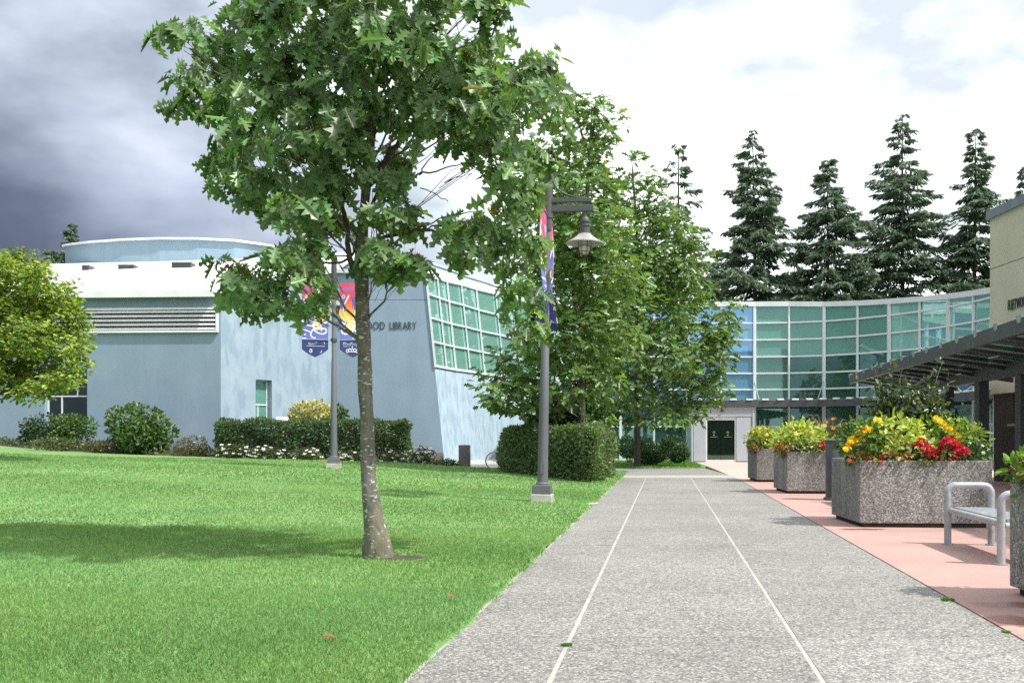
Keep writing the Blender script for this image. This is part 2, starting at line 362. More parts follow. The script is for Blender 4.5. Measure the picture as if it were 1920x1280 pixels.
M_gteal = glass('teal_glass', (0.36, 0.68, 0.60), 0.07, (0.62, 0.9, 0.84), 0.55, (0.21, 0.46, 0.40), fr=.55)
M_gteal3 = glass('obscure_teal_glass', (0.36, 0.68, 0.60), 0.04, (0.62, 0.9, 0.84), 0.9, (0.22, 0.46, 0.41), fr=.25)
M_gteal2 = glass('clear_teal_glass', (0.42, 0.70, 0.62), 0.09, (0.62, 0.9, 0.84), 0.16, (0.15, 0.36, 0.31), fr=.7)
M_gblue = glass('sky_tinted_glass', (0.3, 0.55, 0.75), 0.22, (0.42, 0.70, 1.0), 0.55, (0.17, 0.40, 0.60), fr=.8)  # reflected blue sky put into the body colour of the panes
M_glib = glass('green_glass', (0.42, 0.78, 0.70), 0.03, (0.7, 0.95, 0.9), 0.66, (0.25, 0.50, 0.43), fr=.35)
M_gdark = glass('dark_glass', (0.20, 0.28, 0.27), 0.03, (0.7, 0.8, 0.78), 0.1, (0.03, 0.06, 0.055))
M_groof = glass('canopy_glass', (0.55, 0.70, 0.65), 0.02, (0.7, 0.8, 0.78), 0.45, (0.38, 0.50, 0.45))

# ------------------------------------------------------------------ foliage: many small leaves in one mesh (numpy)
M_gdoor = glass('door_glass', (0.20, 0.32, 0.26), 0.12, (0.55, 0.75, 0.62), 0.2, (0.03, 0.075, 0.05))
M_stripe = pmat('sticker_grey', (0.22, 0.23, 0.19), rough=0.5)
def tri_template(polys):
    return polys
T_QUAD = (np.array([(0, 0, 0), (0.45, 0.28, 0.03), (1, 0, -0.08), (0.45, -0.28, 0.03)], float), [(0, 1, 2), (0, 2, 3)])
T_OVAL = (np.array([(0, 0, 0), (0.3, 0.26, 0.05), (0.7, 0.22, 0.02), (1, 0, -0.1), (0.7, -0.22, 0.02), (0.3, -0.26, 0.05)], float), [(0, 1, 2, 3), (0, 3, 4, 5)])
T_NEEDLE = (np.array([(0, -0.07, 0), (0.75, -0.11, -0.05), (1, 0, -0.12), (0.7, 0.12, -0.05), (0, 0.07, 0)], float), [(0, 1, 2, 3, 4)])
T_BLADE = (np.array([(0, -0.05, 0), (0, 0.05, 0), (0.55, 0.035, 0.04), (0.55, -0.035, 0.04), (1, 0, 0.2)], float), [(0, 1, 2, 3), (3, 2, 4)])
T_BTRI = (np.array([(0, -0.06, 0), (0, 0.06, 0), (1, 0, 0.15)], float), [(0, 1, 2)])
def lobed(simple=False):
    if simple: h = [(0, 0), (0.2, 0.10), (0.28, 0.26), (0.40, 0.10), (0.55, 0.36), (0.68, 0.11), (0.84, 0.22), (1, 0)]
    else: h = [(0, 0), (0.13, 0.035), (0.17, 0.20), (0.30, 0.065), (0.40, 0.40), (0.47, 0.26), (0.54, 0.085), (0.68, 0.37), (0.73, 0.20), (0.76, 0.08), (0.90, 0.17), (1, 0)]
    n = len(h); v = [(x, y, 0.30 * y - 0.30 * x * x - .25 * y * y) for x, y in h] + [(x, -y, 0.30 * y - 0.30 * x * x - .25 * y * y) for x, y in h[1:-1]]
    a = tuple(range(n - 1, -1, -1)); b = tuple([0] + [n + i for i in range(n - 2)] + [n - 1])
    return (np.array(v, float), [a, b])
T_OAK = lobed(); T_OAKS = lobed(True)
rng = np.random.default_rng(11)
def unit(v): return v / np.maximum(np.linalg.norm(v, axis=-1, keepdims=True), 1e-9)
def leaf_arrays(tmpl, pos, d, nrm, size, width=None):
    """place the template at pos, length along d, its face towards nrm"""
    d = unit(d); s = unit(np.cross(nrm, d)); n = np.cross(d, s)
    tv = tmpl[0]; w = size if width is None else width
    return (pos[:, None, :] + d[:, None, :] * (tv[None, :, 0:1] * size[:, None, None]) + s[:, None, :] * (tv[None, :, 1:2] * w[:, None, None])
            + n[:, None, :] * (tv[None, :, 2:3] * size[:, None, None]))
def leaf_mesh(name, parts, mat, parent=None, offset=(0, 0, 0)):
    """parts: list of (template, verts[n,k,3], colours[n,3])"""
    V = []; LI = []; LS = []; C = []; vo = 0; lo = 0
    for tmpl, P, col in parts:
        n, k = P.shape[:2]
        V.append(P.reshape(-1, 3)); C.append(np.repeat(col, k, axis=0))
        li = np.concatenate([np.array(f) for f in tmpl[1]]); ls = np.cumsum([0] + [len(f) for f in tmpl[1]])[:-1]; tot = len(li)
        LI.append((vo + np.arange(n)[:, None] * k + li[None, :]).reshape(-1))
        LS.append((lo + np.arange(n)[:, None] * tot + ls[None, :]).reshape(-1))
        vo += n * k; lo += n * tot
    V = np.concatenate(V) - np.array(offset)[None, :]; LI = np.concatenate(LI); LS = np.concatenate(LS); C = np.concatenate(C)
    me = bpy.data.meshes.new(name)
    me.vertices.add(len(V)); me.vertices.foreach_set('co', V.astype(np.float32).ravel())
    me.loops.add(len(LI)); me.loops.foreach_set('vertex_index', LI.astype(np.int32))
    me.polygons.add(len(LS)); me.polygons.foreach_set('loop_start', LS.astype(np.int32))
    me.update(calc_edges=True)
    a = me.attributes.new('Col', 'FLOAT_COLOR', 'POINT'); a.data.foreach_set('color', np.concatenate([C, np.ones((len(C), 1))], 1).astype(np.float32).ravel())
    me.materials.append(mat)
    o = bpy.data.objects.new(name, me); COL.objects.link(o)
    if parent is not None: o.parent = parent
    return o
def colour(n, base, var=0.22, alt=None, pa=0.0):
    c = np.array(base)[None, :] * (1 + var * rng.normal(size=(n, 1))) * (1 + 0.06 * rng.normal(size=(n, 3)))
    if alt is not None:
        m = rng.random(n) < pa; c[m] = np.array(alt) * (1 + 0.15 * rng.normal(size=(m.sum(), 1)))
    return np.clip(c, 0.004, 0.95)
def rdir(n):
    return unit(rng.normal(size=(n, 3)))
def in_ball(n, shell=0.0):
    return rdir(n) * (shell + (1 - shell) * rng.random((n, 1)) ** (1 / 3))
# ------------------------------------------------------------------ ground, lawn, paving
def sheet(name, pts, z, mat, label=None, z0=None):
    m = MB().prism([(p[0], p[1]) for p in pts], (z - 0.3) if z0 is None else z0, z)
    o = m.build(name, mat); tag(o, kind='structure'); return o
g = MB().add([(-900, -300, -0.40), (900, -300, -0.40), (900, 1500, -0.40), (-900, 1500, -0.40)], [(0, 1, 2, 3)]).build('ground', M_ground); tag(g, kind='structure')

def ymax(t): return float(np.interp(t, [-30, -22, -14, -9], [45, 42, 39.6, 38.6]))
def lawn_grid():
    ys = np.concatenate([np.arange(-6, 20, 0.5), np.arange(20, 38.7, 0.75), [38.6]])
    ts = np.concatenate([[-75, -60, -50, -42, -36], np.arange(-33, -10, 1.0), np.arange(-10, -1.6, 0.4), [-1.44, -1.36]])
    V = []
    edge = np.random.default_rng(3).normal(size=len(ys)) * 0.025 - .01
    for i, y in enumerate(ys):
        for j, t in enumerate(ts):
            tt = t
            if j >= len(ts) - 2: tt = t + edge[i]
            yy = y if y < 28 else 28 + (y - 28) * (ymax(tt) - 28) / 10.6; x = tt + K * yy; z = float(hh(x, yy)) - (0.03 if j == len(ts) - 1 else 0)
            V.append((x, yy, z))
    n = len(ts); Fc = [(i * n + j, i * n + j + 1, (i + 1) * n + j + 1, (i + 1) * n + j) for i in range(len(ys) - 1) for j in range(n - 1)]
    o = MB().add(V, Fc).build('lawn', M_lawn, smooth=True); tag(o, kind='structure')
lawn_grid()
def bed_grid():
    ys = np.arange(37.2, 60.1, 1.0); ts = np.concatenate([[-75, -60, -50, -42], np.arange(-36, -9.9, 1.0), [-9.4, -8.9]]); V = []
    for y0 in ys:
        for t in ts:
            y = ymax(t) - .7 + (y0 - 37.2) * (60.1 - ymax(t) + .7) / 22.9; x = min(t + K * y, -2.75 - (y - 38) * .06); V.append((x, y, float(np.interp(t, HX, HZ) + 0.06) * min(1, max(.1, (-8.9 - t) / 2.5)) - (0.5 if t == ts[-1] else 0) - (0.12 if y0 == ys[0] else 0)))
    n = len(ts); Fc = [(i * n + j, i * n + j + 1, (i + 1) * n + j + 1, (i + 1) * n + j) for i in range(len(ys) - 1) for j in range(n - 1)]
    o = MB().add(V, Fc).build('planting_bed', M_soil, smooth=True); tag(o, kind='structure')
bed_grid()

def para(t0, t1, Y0, Y1): return [tuple(pt(t0, Y0)[:2]), tuple(pt(t1, Y0)[:2]), tuple(pt(t1, Y1)[:2]), tuple(pt(t0, Y1)[:2])]
path = sheet('path', para(-1.40, 2.292, -6, 32.4), -0.002, M_joint)
ROW = 1.85
cols = [(-1.375, -0.630), (-0.600, 0.828), (0.858, 2.288)]
meshes = []
for (a, b) in cols:
    m = MB().prism(para(a, b, 0.004, ROW - 0.004), -0.06, 0.0).build('slab', M_path, link=False, bevel=0.0); meshes.append(m.data)
for r in range(20):
    y0 = -4.6 + r * ROW
    if y0 + ROW > 32.45: break
    for me in meshes:
        inst('slab', me, path, (K * y0, y0, random.uniform(-0.0012, 0.0012)))
pk = sheet('pink_pavement', para(2.292, 13, -6, 31.4), -0.012, M_soil)
pc = [(2.312, 5.2), (5.207, 8.4), (8.407, 12.98)]
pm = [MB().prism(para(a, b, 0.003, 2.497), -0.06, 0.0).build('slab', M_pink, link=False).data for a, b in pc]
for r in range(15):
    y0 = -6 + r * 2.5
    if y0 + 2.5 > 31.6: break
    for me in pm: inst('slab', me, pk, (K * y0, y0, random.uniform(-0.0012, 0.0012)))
M_pinkp = pmat('pale_pink_concrete', (0.50, 0.40, 0.355), (0.42, 0.335, 0.30), 1.0, 0.85, bmp=0.2, bscale=50)
sheet('entrance_pavement', [tuple(pt(2.30, 31.5)[:2]), tuple(pt(13, 31.5)[:2]), (24, 44), (22, 54.2), (9.55, 54.2), (9.55, 51), (8.9, 45.5), (8.3, 40.6)], 0.0, M_pinkp)
sheet('concrete_band', [tuple(pt(-1.6, 32.42)[:2]), tuple(pt(2.26, 32.42)[:2]), (7.6, 34.4), (-14, 34.4), (-14, 33.5), (2.4, 33.5)], -0.002, M_joint)
sheet('plaza', [(-14, 34.42), (7.55, 34.42), (8.2, 42.55), (-14, 42.55)], -0.002, M_path)
sheet('library_walk', [(-14, 42.57), (4.4, 42.57), (1.9, 50), (1.9, 72), (-14, 72)], -0.002, M_plaza)
sheet('entrance_lawn', [(4.45, 42.58), (8.2, 42.58), (8.85, 45.5), (9.5, 51), (9.5, 54.2), (1.95, 54.2), (1.95, 50)], 0.03, M_lawn)
sheet('rear_ground', [(-60, 60.2), (-14.02, 60.2), (-14.02, 72.1), (60, 72.1), (60, 110), (-60, 110)], 0.0, M_ground)

# ------------------------------------------------------------------ blue library wing
lib = thing('library_building', 'pale blue plastered library wing with a louvre band, white roof and slanted green glazing', 'building', (-10, 54, 0))
def lb(mb, name, mat, parent=None, **k): return mb.build(name, mat, parent or lib, world=True, **k)
def wall_pieces(mb, P, Q, th, pieces):
    """pieces along the wall P-Q (distances a0,a1; bottom and top heights at each end); thickness goes behind"""
    P = Vector((P[0], P[1], 0)); Q = Vector((Q[0], Q[1], 0)); d = (Q - P).normalized(); back = Vector((-d.y, d.x, 0)) * th
    for a0, a1, b0, b1, t0, t1 in pieces:
        p, q = P + d * a0, P + d * a1; z = Vector((0, 0, 1))
        mb.hexa([p + z * b0, q + z * b1, q + back + z * b1, p + back + z * b0], [p + z * t0, q + z * t1, q + back + z * t1, p + back + z * t0])
    return mb
def window(root, P, Q, a0, a1, z0, z1, glassmat, framemat, depth=0.28, vbars=(), hbars=(), lbl=None, fw=0.07):
    P = Vector((P[0], P[1], 0)); Q = Vector((Q[0], Q[1], 0)); d = (Q - P).normalized(); bk = Vector((-d.y, d.x, 0))
    o = bpy.data.objects.new('window', None)
    fr = MB(); w = lambda a, z, k: P + d * a + bk * k + Vector((0, 0, z))
    for a in (a0 + fw / 2, a1 - fw / 2): fr.beam(w(a, z0, depth), w(a, z1, depth), fw, 0.08)
    for z in (z0 + fw / 2, z1 - fw / 2): fr.beam(w(a0 + fw, z, depth), w(a1 - fw, z, depth), 0.08, fw)
    for (a, za_, zb_) in vbars: fr.beam(w(a, za_, depth + 0.002), w(a, zb_, depth + 0.002), fw * 0.9, 0.07)
    for (z, aa, ab) in hbars: fr.beam(w(aa, z, depth - 0.002), w(ab, z, depth - 0.002), 0.07, fw * 0.9)
    f = fr.build('window_frame', framemat, root, world=True)
    g = MB().slab(w(a0 + fw, z0 + fw, depth + .015), w(a1 - fw, z0 + fw, depth + .015), w(a1 - fw, z1 - fw, depth + .015), w(a0 + fw, z1 - fw, depth + .015), -0.012)
    g.build('pane', glassmat, f, world=True)
    MB().slab(w(a0 - .1, z0 - .1, depth + 2), w(a1 + .1, z0 - .1, depth + 2), w(a1 + .1, z1 + .1, depth + 2), w(a0 - .1, z1 + .1, depth + 2), -0.05).build('room_wall', M_in, f, world=True)
    return f
P0, A, B = (-34, 49.2), (-14.04, 48.0), (-9.69, 54.0)
# louvred wall
L1 = math.hypot(A[0] - P0[0], A[1] - P0[1])
w0, w1 = L1 - 8.75, L1 - 6.62           # window recess
m = MB(); wall_pieces(m, P0, A, 0.45, [(0, w0, -.3, -.3, 8.1, 8.1), (w0, w1, -.3, -.3, 1.35, 1.35), (w0, w1, 4.42, 4.42, 8.1, 8.1), (w1, L1, -.3, -.3, 8.1, 8.1)])
lb(m, 'wall', M_blue)
window(lib, P0, A, w0, w1, 1.35, 4.42, M_gdark, M_alu, 0.3, vbars=[(w1 - 0.62, 3.3, 4.4), (w0 + 0.72, 1.4, 3.28)], hbars=[(3.32, w0, w1)])
d1 = Vector((A[0] - P0[0], A[1] - P0[1], 0)).normalized(); n1v = Vector((d1.y, -d1.x, 0))
def onW1(a, z, out=0.0): return Vector((P0[0], P0[1], 0)) + d1 * a + n1v * out + Vector((0, 0, z))
la0, la1, lz0, lz1 = L1 - 9.6, L1 - 0.10, 6.36, 7.56
lv = MB()
for z in (lz0 + .05, lz1 - .05): lv.beam(onW1(la0, z, .08), onW1(la1, z, .08), .16, .10)
for a in (la0 + .05, la1 - .05): lv.beam(onW1(a, lz0 + .1, .08), onW1(a, lz1 - .1, .08), .10, .158)
lvo = lb(lv, 'louvre', M_white)
MB().slab(onW1(la0 + .1, lz0 + .1, .006), onW1(la1 - .1, lz0 + .1, .006), onW1(la1 - .1, lz1 - .1, .006), onW1(la0 + .1, lz1 - .1, .006), .01).build('louvre_back', M_black, lvo, world=True)
for i in range(5):
    z = lz0 + 0.19 + i * 0.205
    s = MB(); a, b = onW1(la0 + .1, 0, 0), onW1(la1 - .1, 0, 0); o1, o2 = n1v * .15, n1v * .03; Z = Vector((0, 0, 1))
    s.hexa([a + o1 + Z * (z - .06), b + o1 + Z * (z - .06), b + o2 + Z * (z + .05), a + o2 + Z * (z + .05)], [a + o1 + Z * (z - .005), b + o1 + Z * (z - .005), b + o2 + Z * (z + .075), a + o2 + Z * (z + .075)])
    s.build('slat', M_white, lvo, world=True)
# wall turning back, light dapple painted into its colour
L2 = math.hypot(B[0] - A[0], B[1] - A[1]); zt = lambda a: 8.1 + 2.08 * a / L2; zj = lambda a: 7.5 + 1.26 * a / L2
s0, s1 = 0.285 * L2, 0.425 * L2
m = MB(); wall_pieces(m, A, B, 0.45, [(0.002, s0, -.3, -.3, zj(0) - .012, zj(s0) - .012), (s0, s1, -.3, -.3, 1.2, 1.2), (s0, s1, 4.2, 4.2, zj(s0) - .012, zj(s1) - .012), (s1, L2 - .002, -.3, -.3, zj(s1) - .012, zj(L2) - .012),
    (0.002, L2 - .002, zj(0) + .012, zj(L2) + .012, zt(0), zt(L2))])
lb(m, 'wall', M_bluem)
m = MB(); wall_pieces(m, (A[0] - .04, A[1] + .05), (B[0] - .04, B[1] + .05), 0.3, [(0.1, L2 - .1, 7.3, 8.4, 7.8, 9.2)]); lb(m, 'joint_backing', M_cap)
window(lib, A, B, s0, s1, 1.2, 4.2, M_gteal, M_white, 0.34, vbars=[(s0 + 0.42, 1.25, 2.9)], hbars=[(2.95, s0, s1)], fw=0.06)
# signed wall with the raked right edge
xr = lambda z: -3.67 - 1.04 * z / 10.18
m = MB()
for z0, z1 in ((-.2, 8.748), (8.772, 10.18)):
    m.hexa([(B[0], 54, z0), (xr(z0), 54, z0), (xr(z0), 54.4, z0), (B[0], 54.4, z0)], [(B[0], 54, z1), (xr(z1), 54, z1), (xr(z1), 54.4, z1), (B[0], 54.4, z1)])
lb(m, 'wall', M_blue)
lb(MB().box((B[0] + .1, 54.05, 8.5), (-5.0, 54.3, 9.0)), 'joint_backing', M_cap)
# raked, curving wall and its glazing
T = [(-4.71, 54.0), (-4.2, 55.6), (-3.75, 57.0), (-3.0, 58.6), (-2.2, 60.8), (-1.04, 63.2), (0.03, 65.9), (1.2, 68.2), (2.6, 70.2), (4.3, 71.6)]
def C(i, z, off=0.0):
    x, y = T[i]
    return Vector((x + 1.04 * (1 - z / 10.18) + off * 0.9, y - off * 0.41, z))
gz = [5.18, 6.50, 7.80, 9.08, 10.12]
m = MB()
for i in range(7):
    m.slab(C(i, -.2), C(i + 1, -.2), C(i + 1, 5.06), C(i, 5.06), -0.35)
lb(m, 'raked_wall', M_bluep)
def ztop(i): return 10.12 + 0.06 * i
for i in range(9):
    for r in range(4):
        z0 = gz[r]; z1 = gz[r + 1]; z1a, z1b = (ztop(i), ztop(i + 1)) if r == 3 else (z1, z1)
        lb(MB().slab(C(i, z0, -.03), C(i + 1, z0, -.03), C(i + 1, z1b, -.03), C(i, z1a, -.03), -0.02), 'pane', M_glib)
    for r, z in enumerate(gz):
        za_, zb_ = (ztop(i), ztop(i + 1)) if r == 4 else (z, z)
        lb(MB().beam(C(i, za_, .02), C(i + 1, zb_, .02), .14, .13 if r in (0, 4) else .085), 'rail', M_alu)
for i in range(10):
    lb(MB().beam(C(i, 5.1, .05), C(i, ztop(i) + .1, .05), .11 if i % 2 == 0 else .085, .12), 'mullion', M_alu)
# structure seen through the glazing: inner wall, floor, diagonal props
m = MB()
for i in range(9): m.slab(C(i, 4.4, -3.2), C(i + 1, 4.4, -3.2), C(i + 1, 10.0, -3.2), C(i, 10.0, -3.2), -0.1)
lb(m, 'inner_wall', M_inw)
m = MB()
for i in range(0, 8):
    m.beam(C(i, 5.2, -.6), C(i + 1, 8.6, -1.5), .10, .10); m.beam(C(i + 1, 6.0, -1.5), C(i, 9.8, -.6), .06, .06)
lb(m, 'brace', M_white)
m = MB(); cap = MB(); fas = MB()
for i in range(9):
    fas.slab(C(i, ztop(i) + .09, .10), C(i + 1, ztop(i + 1) + .09, .10), C(i + 1, ztop(i + 1) + .34, .10), C(i, ztop(i) + .34, .10), -0.2)
    a0, a1 = 0.72 - 0.06 * i, 0.72 - 0.06 * (i + 1)
    m.slab(C(i, ztop(i) + .3, -.45), C(i + 1, ztop(i + 1) + .3, -.45), C(i + 1, ztop(i + 1) + .35 + a1, -.7), C(i, ztop(i) + .35 + a0, -.7), -0.25)
    cap.beam(C(i, ztop(i) + .38 + a0, -.75), C(i + 1, ztop(i + 1) + .38 + a1, -.75), .4, .07)
lb(fas, 'eave_fascia', M_white); lb(m, 'parapet', M_bluep); lb(cap, 'parapet_cap', M_white)
# roofs
m = MB(); m.slab((-34, 48.75, 8.14), (-14.3, 47.55, 8.14), (-14.3, 62.3, 12.35), (-34, 63.5, 12.0), 0.22)
lb(m, 'roof', M_roof)
m = MB(); m.slab((-14.28, 47.55, 8.14), (-9.5, 53.7, 10.2), (-9.5, 62.3, 12.75), (-14.28, 62.3, 12.35), 0.22); lb(m, 'roof', M_roof)
m = MB(); m.prism([(-9.48, 53.8), (-4.75, 53.8), (-3.9, 57), (-2.4, 61), (1, 68), (4, 71.5), (-9.48, 72)], 10.19, 10.40); lb(m, 'roof', M_roof)
lb(MB().box((-11.5, 58.5, 10.3), (-5.6, 58.9, 11.65)), 'parapet', M_drum)
lb(MB().box((-11.6, 58.4, 11.65), (-5.5, 59.0, 11.75)), 'parapet_cap', M_white)
lb(MB().beam(onW1(0, 8.18, .55), onW1(L1 - .1, 8.18, .55), .05, .34), 'gutter', M_white)
# curved upper storey
dp = [122, 140, 170, 230, 300, 370, 440, 500, 535]; dy = [64.6, 63.9, 63.2, 62.6, 62.2, 62.1, 62.4, 63.2, 64.4]; dt = [459, 456, 452.5, 448, 445.5, 446, 449.5, 458, 466]
D = [(xa(p, y), y) for p, y in zip(dp, dy)]
m = MB(); cap = MB()
pl = [(D[0][0], 74.0)] + D + [(D[-1][0], 74.0)]; tz = [za(a, b) - .1 for a, b in zip(dt, dy)]; tz = [tz[0]] + tz + [tz[-1]]
for p, q, ta, tb in zip(pl[:-1], pl[1:], tz[:-1], tz[1:]):
    m.slab((*p, 11.5), (*q, 11.5), (*q, tb - .04), (*p, ta - .04), -0.3); cap.beam((*p, ta + .03), (*q, tb + .03), .40, .13)
lb(m, 'upper_wall', M_drum); lb(cap, 'upper_wall_cap', M_white)
lb(MB().prism([(x * .97 - .7, y + .35) for x, y in pl], 12.6, 12.8), 'roof', M_roof)
for px, py, w in ((160, 501, .2), (236, 500, .45), (340, 495.5, .56)):
    c = at(px, py, 57.2); v = lb(MB().box((c.x - w, 57.2, c.z - .20), (c.x + w, 58.0, c.z + .11)), 'roof_vent', M_dark)
    MB().box((c.x - w - .05, 57.1, c.z + .113), (c.x + w + .05, 58.1, c.z + .17)).build('vent_hood', M_white, v, world=True)
# roof access ladder
c = at(769, 470, 60); m = MB()
for dx in (-.32, .32): m.tube([(c.x + dx, 60, c.z - 1.0), (c.x + dx, 60, c.z + .8), (c.x + dx * .9, 60.5, c.z + .85)], .025, 6)
for k in range(6): m.tube([(c.x - .32, 60, c.z - .8 + k * .3), (c.x + .32, 60, c.z - .8 + k * .3)], .018, 6)
lb(m, 'roof_ladder', M_steel)

def letters(text, root, origin, right, up, h, width, mat, depth, gap=0.16):
    """raised letters, each a mesh of its own; width is the length of the whole word"""
    ms = []; x = 0
    for ch in text:
        if ch == ' ': x += 0.5; continue
        cu = bpy.data.curves.new('letter', 'FONT'); cu.body = ch; cu.extrude = 0.02; cu.resolution_u = 3
        o = bpy.data.objects.new('letter', cu); COL.objects.link(o)
        bpy.context.view_layer.update()
        me = bpy.data.meshes.new_from_object(o.evaluated_get(bpy.context.evaluated_depsgraph_get()))
        COL.objects.unlink(o); bpy.data.objects.remove(o)
        co = np.zeros(len(me.vertices) * 3, np.float32); me.vertices.foreach_get('co', co); co = co.reshape(-1, 3)
        mn, mxx = co[:, 0].min(), co[:, 0].max(); ms.append((me, co, x - mn)); x += (mxx - mn) + gap * 0.7
    tot = x - gap * 0.7; caph = 0.69
    o = base_of(root); right = Vector(right); up = Vector(up); nrm = right.cross(up)
    for me, co, dx in ms:
        P = np.zeros_like(co)
        for k in range(3):
            P[:, k] = origin[k] - o[k] + right[k] * (co[:, 0] + dx) * (width / tot) + up[k] * co[:, 1] * (h / caph) + nrm[k] * (co[:, 2] / 0.02 * depth / 2 + depth / 2 + .01)
        me.vertices.foreach_set('co', P.ravel()); me.update(); me.materials.clear(); me.materials.append(mat); me.name = 'letter'
        ob = bpy.data.objects.new('letter', me); COL.objects.link(ob); ob.parent = root
yl = 53.99
letters('FLEETWOOD', lib, (xa(628, 54), yl, za(617, 54)), (1, 0, 0), (0, 0, 1), 0.40, (722 - 628) / F * 54, M_letter, .02)
letters('LIBRARY', lib, (xa(731, 54), yl, za(617, 54)), (1, 0, 0), (0, 0, 1), 0.40, (781 - 731) / F * 54, M_letter, .02)

# ------------------------------------------------------------------ curved glass hall
hall = thing('glass_hall', 'curved two storey glass hall with white mullions and teal panes', 'building', (13, 54, 0))
def hb(mb, name, mat, parent=None, **k): return mb.build(name, mat, parent or hall, world=True, **k)
pts = [Vector((13.24 - 1.83 * k, 54.4, 0)) for k in range(5, 0, -1)] + [Vector((13.24, 54.4, 0))]
nflat = 5
for hd in (8, 20, 40, 52, 60, 68, 78, 86, 90, 90, 90):
    pts.append(pts[-1] + Vector((math.cos(R(hd)), -math.sin(R(hd)), 0)) * 1.83)
def ptop(i): return 8.62 - 0.018 * max(0, i - nflat) - (0.085 * max(0, i - nflat - 1))
def outn(i):
    d = (pts[min(i + 1, len(pts) - 1)] - pts[max(i - 1, 0)]).normalized(); return Vector((d.y, -d.x, 0))
HZs = [0.08, 0.95, 1.90, 3.05, 3.92, 4.80, 5.70, 6.62, 7.54]
Z1 = Vector((0, 0, 1))
np_ = len(pts)
for i in range(np_ - 1):
    p, q = pts[i], pts[i + 1]; n = (outn(i) + outn(i + 1)).normalized()
    zs = HZs + [None]
    for r in range(len(HZs)):
        z0 = HZs[r]; ta, tb = (HZs[r + 1],) * 2 if r + 1 < len(HZs) else (ptop(i) - .1, ptop(i + 1) - .1)
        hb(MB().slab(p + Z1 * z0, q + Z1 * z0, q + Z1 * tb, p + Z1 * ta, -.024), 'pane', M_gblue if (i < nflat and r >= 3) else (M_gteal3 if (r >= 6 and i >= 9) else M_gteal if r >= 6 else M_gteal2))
    for r, z in enumerate(HZs):
        hb(MB().beam(p + n * .03 + Z1 * z, q + n * .03 + Z1 * z, .12, .085 if r else .16), 'rail', M_alu)
    hb(MB().beam(p + n * .05 + Z1 * (ptop(i) - .05), q + n * .05 + Z1 * (ptop(i + 1) - .05), .22, .26), 'top_rail', M_alu)
for i in range(np_):
    n = outn(i); heavy = (i % 2 == 1)
    hb(MB().beam(pts[i] + n * .05, pts[i] + n * .05 + Z1 * (ptop(i) - .15), .15 if heavy else .085, .17 if heavy else .15), 'mullion', M_alu)
inn = [pts[i] - outn(i) * 1.3 for i in range(np_)]; deep = [pts[i] - outn(i) * 7.0 for i in range(np_)]
m = MB()
for i in range(np_ - 1): m.slab(inn[i] + Z1 * 5.62, inn[i + 1] + Z1 * 5.62, inn[i + 1] + Z1 * 8.2, inn[i] + Z1 * 8.2, -.1)
hb(m, 'upper_inner_wall', M_inw)
m = MB()
for i in range(np_ - 1): m.slab(deep[i] + Z1 * 0, deep[i + 1], deep[i + 1] + Z1 * 5.4, deep[i] + Z1 * 5.4, -.1)
hb(m, 'inner_wall', M_in)
m = MB()
for i in range(np_ - 1):
    a, b, c, d = [k + Z1 * 5.36 for k in (pts[i] - outn(i) * .12, pts[i + 1] - outn(i + 1) * .12, deep[i + 1], deep[i])]
    m.hexa([a, b, c, d], [k + Z1 * .24 for k in (a, b, c, d)])
hb(m, 'floor_slab', M_in)
m = MB()
for i in range(np_ - 1):
    a, b, c, d = [k + Z1 * -.05 for k in (pts[i], pts[i + 1], deep[i + 1], deep[i])]; m.hexa([a, b, c, d], [k + Z1 * .1 for k in (a, b, c, d)])
hb(m, 'floor', M_conc)
m = MB()
for i in range(np_ - 1):
    a, b, c, d = pts[i] + Z1 * (ptop(i) - .12), pts[i + 1] + Z1 * (ptop(i + 1) - .12), deep[i + 1] + Z1 * 8.3, deep[i] + Z1 * 8.3
    m.hexa([a, b, c, d], [k + Z1 * .12 for k in (a, b, c, d)])
hb(m, 'roof', M_roof)
for i in range(7, np_ - 1, 2):
    c = pts[i] - outn(i) * .9; hb(MB().tube([c, c + Z1 * 8.0], .11, 10), 'column', M_alu, smooth=True)
for px, Y in ((1527, 57.5), (1640, 54.5)):
    c = Vector((xa(px, Y), Y, 0)); hb(MB().tube([c, c + Z1 * 5.3], .22, 12), 'red_column', M_red, smooth=True)
for (px, py, Y) in ((1435, 673, 57), (1588, 676, 56), (1700, 690, 52)):
    c = at(px, py, Y); hb(MB().box((c.x - .35, Y - .5, c.z - .05), (c.x + .35, Y + .5, c.z + .05)), 'ceiling_light', M_inw)
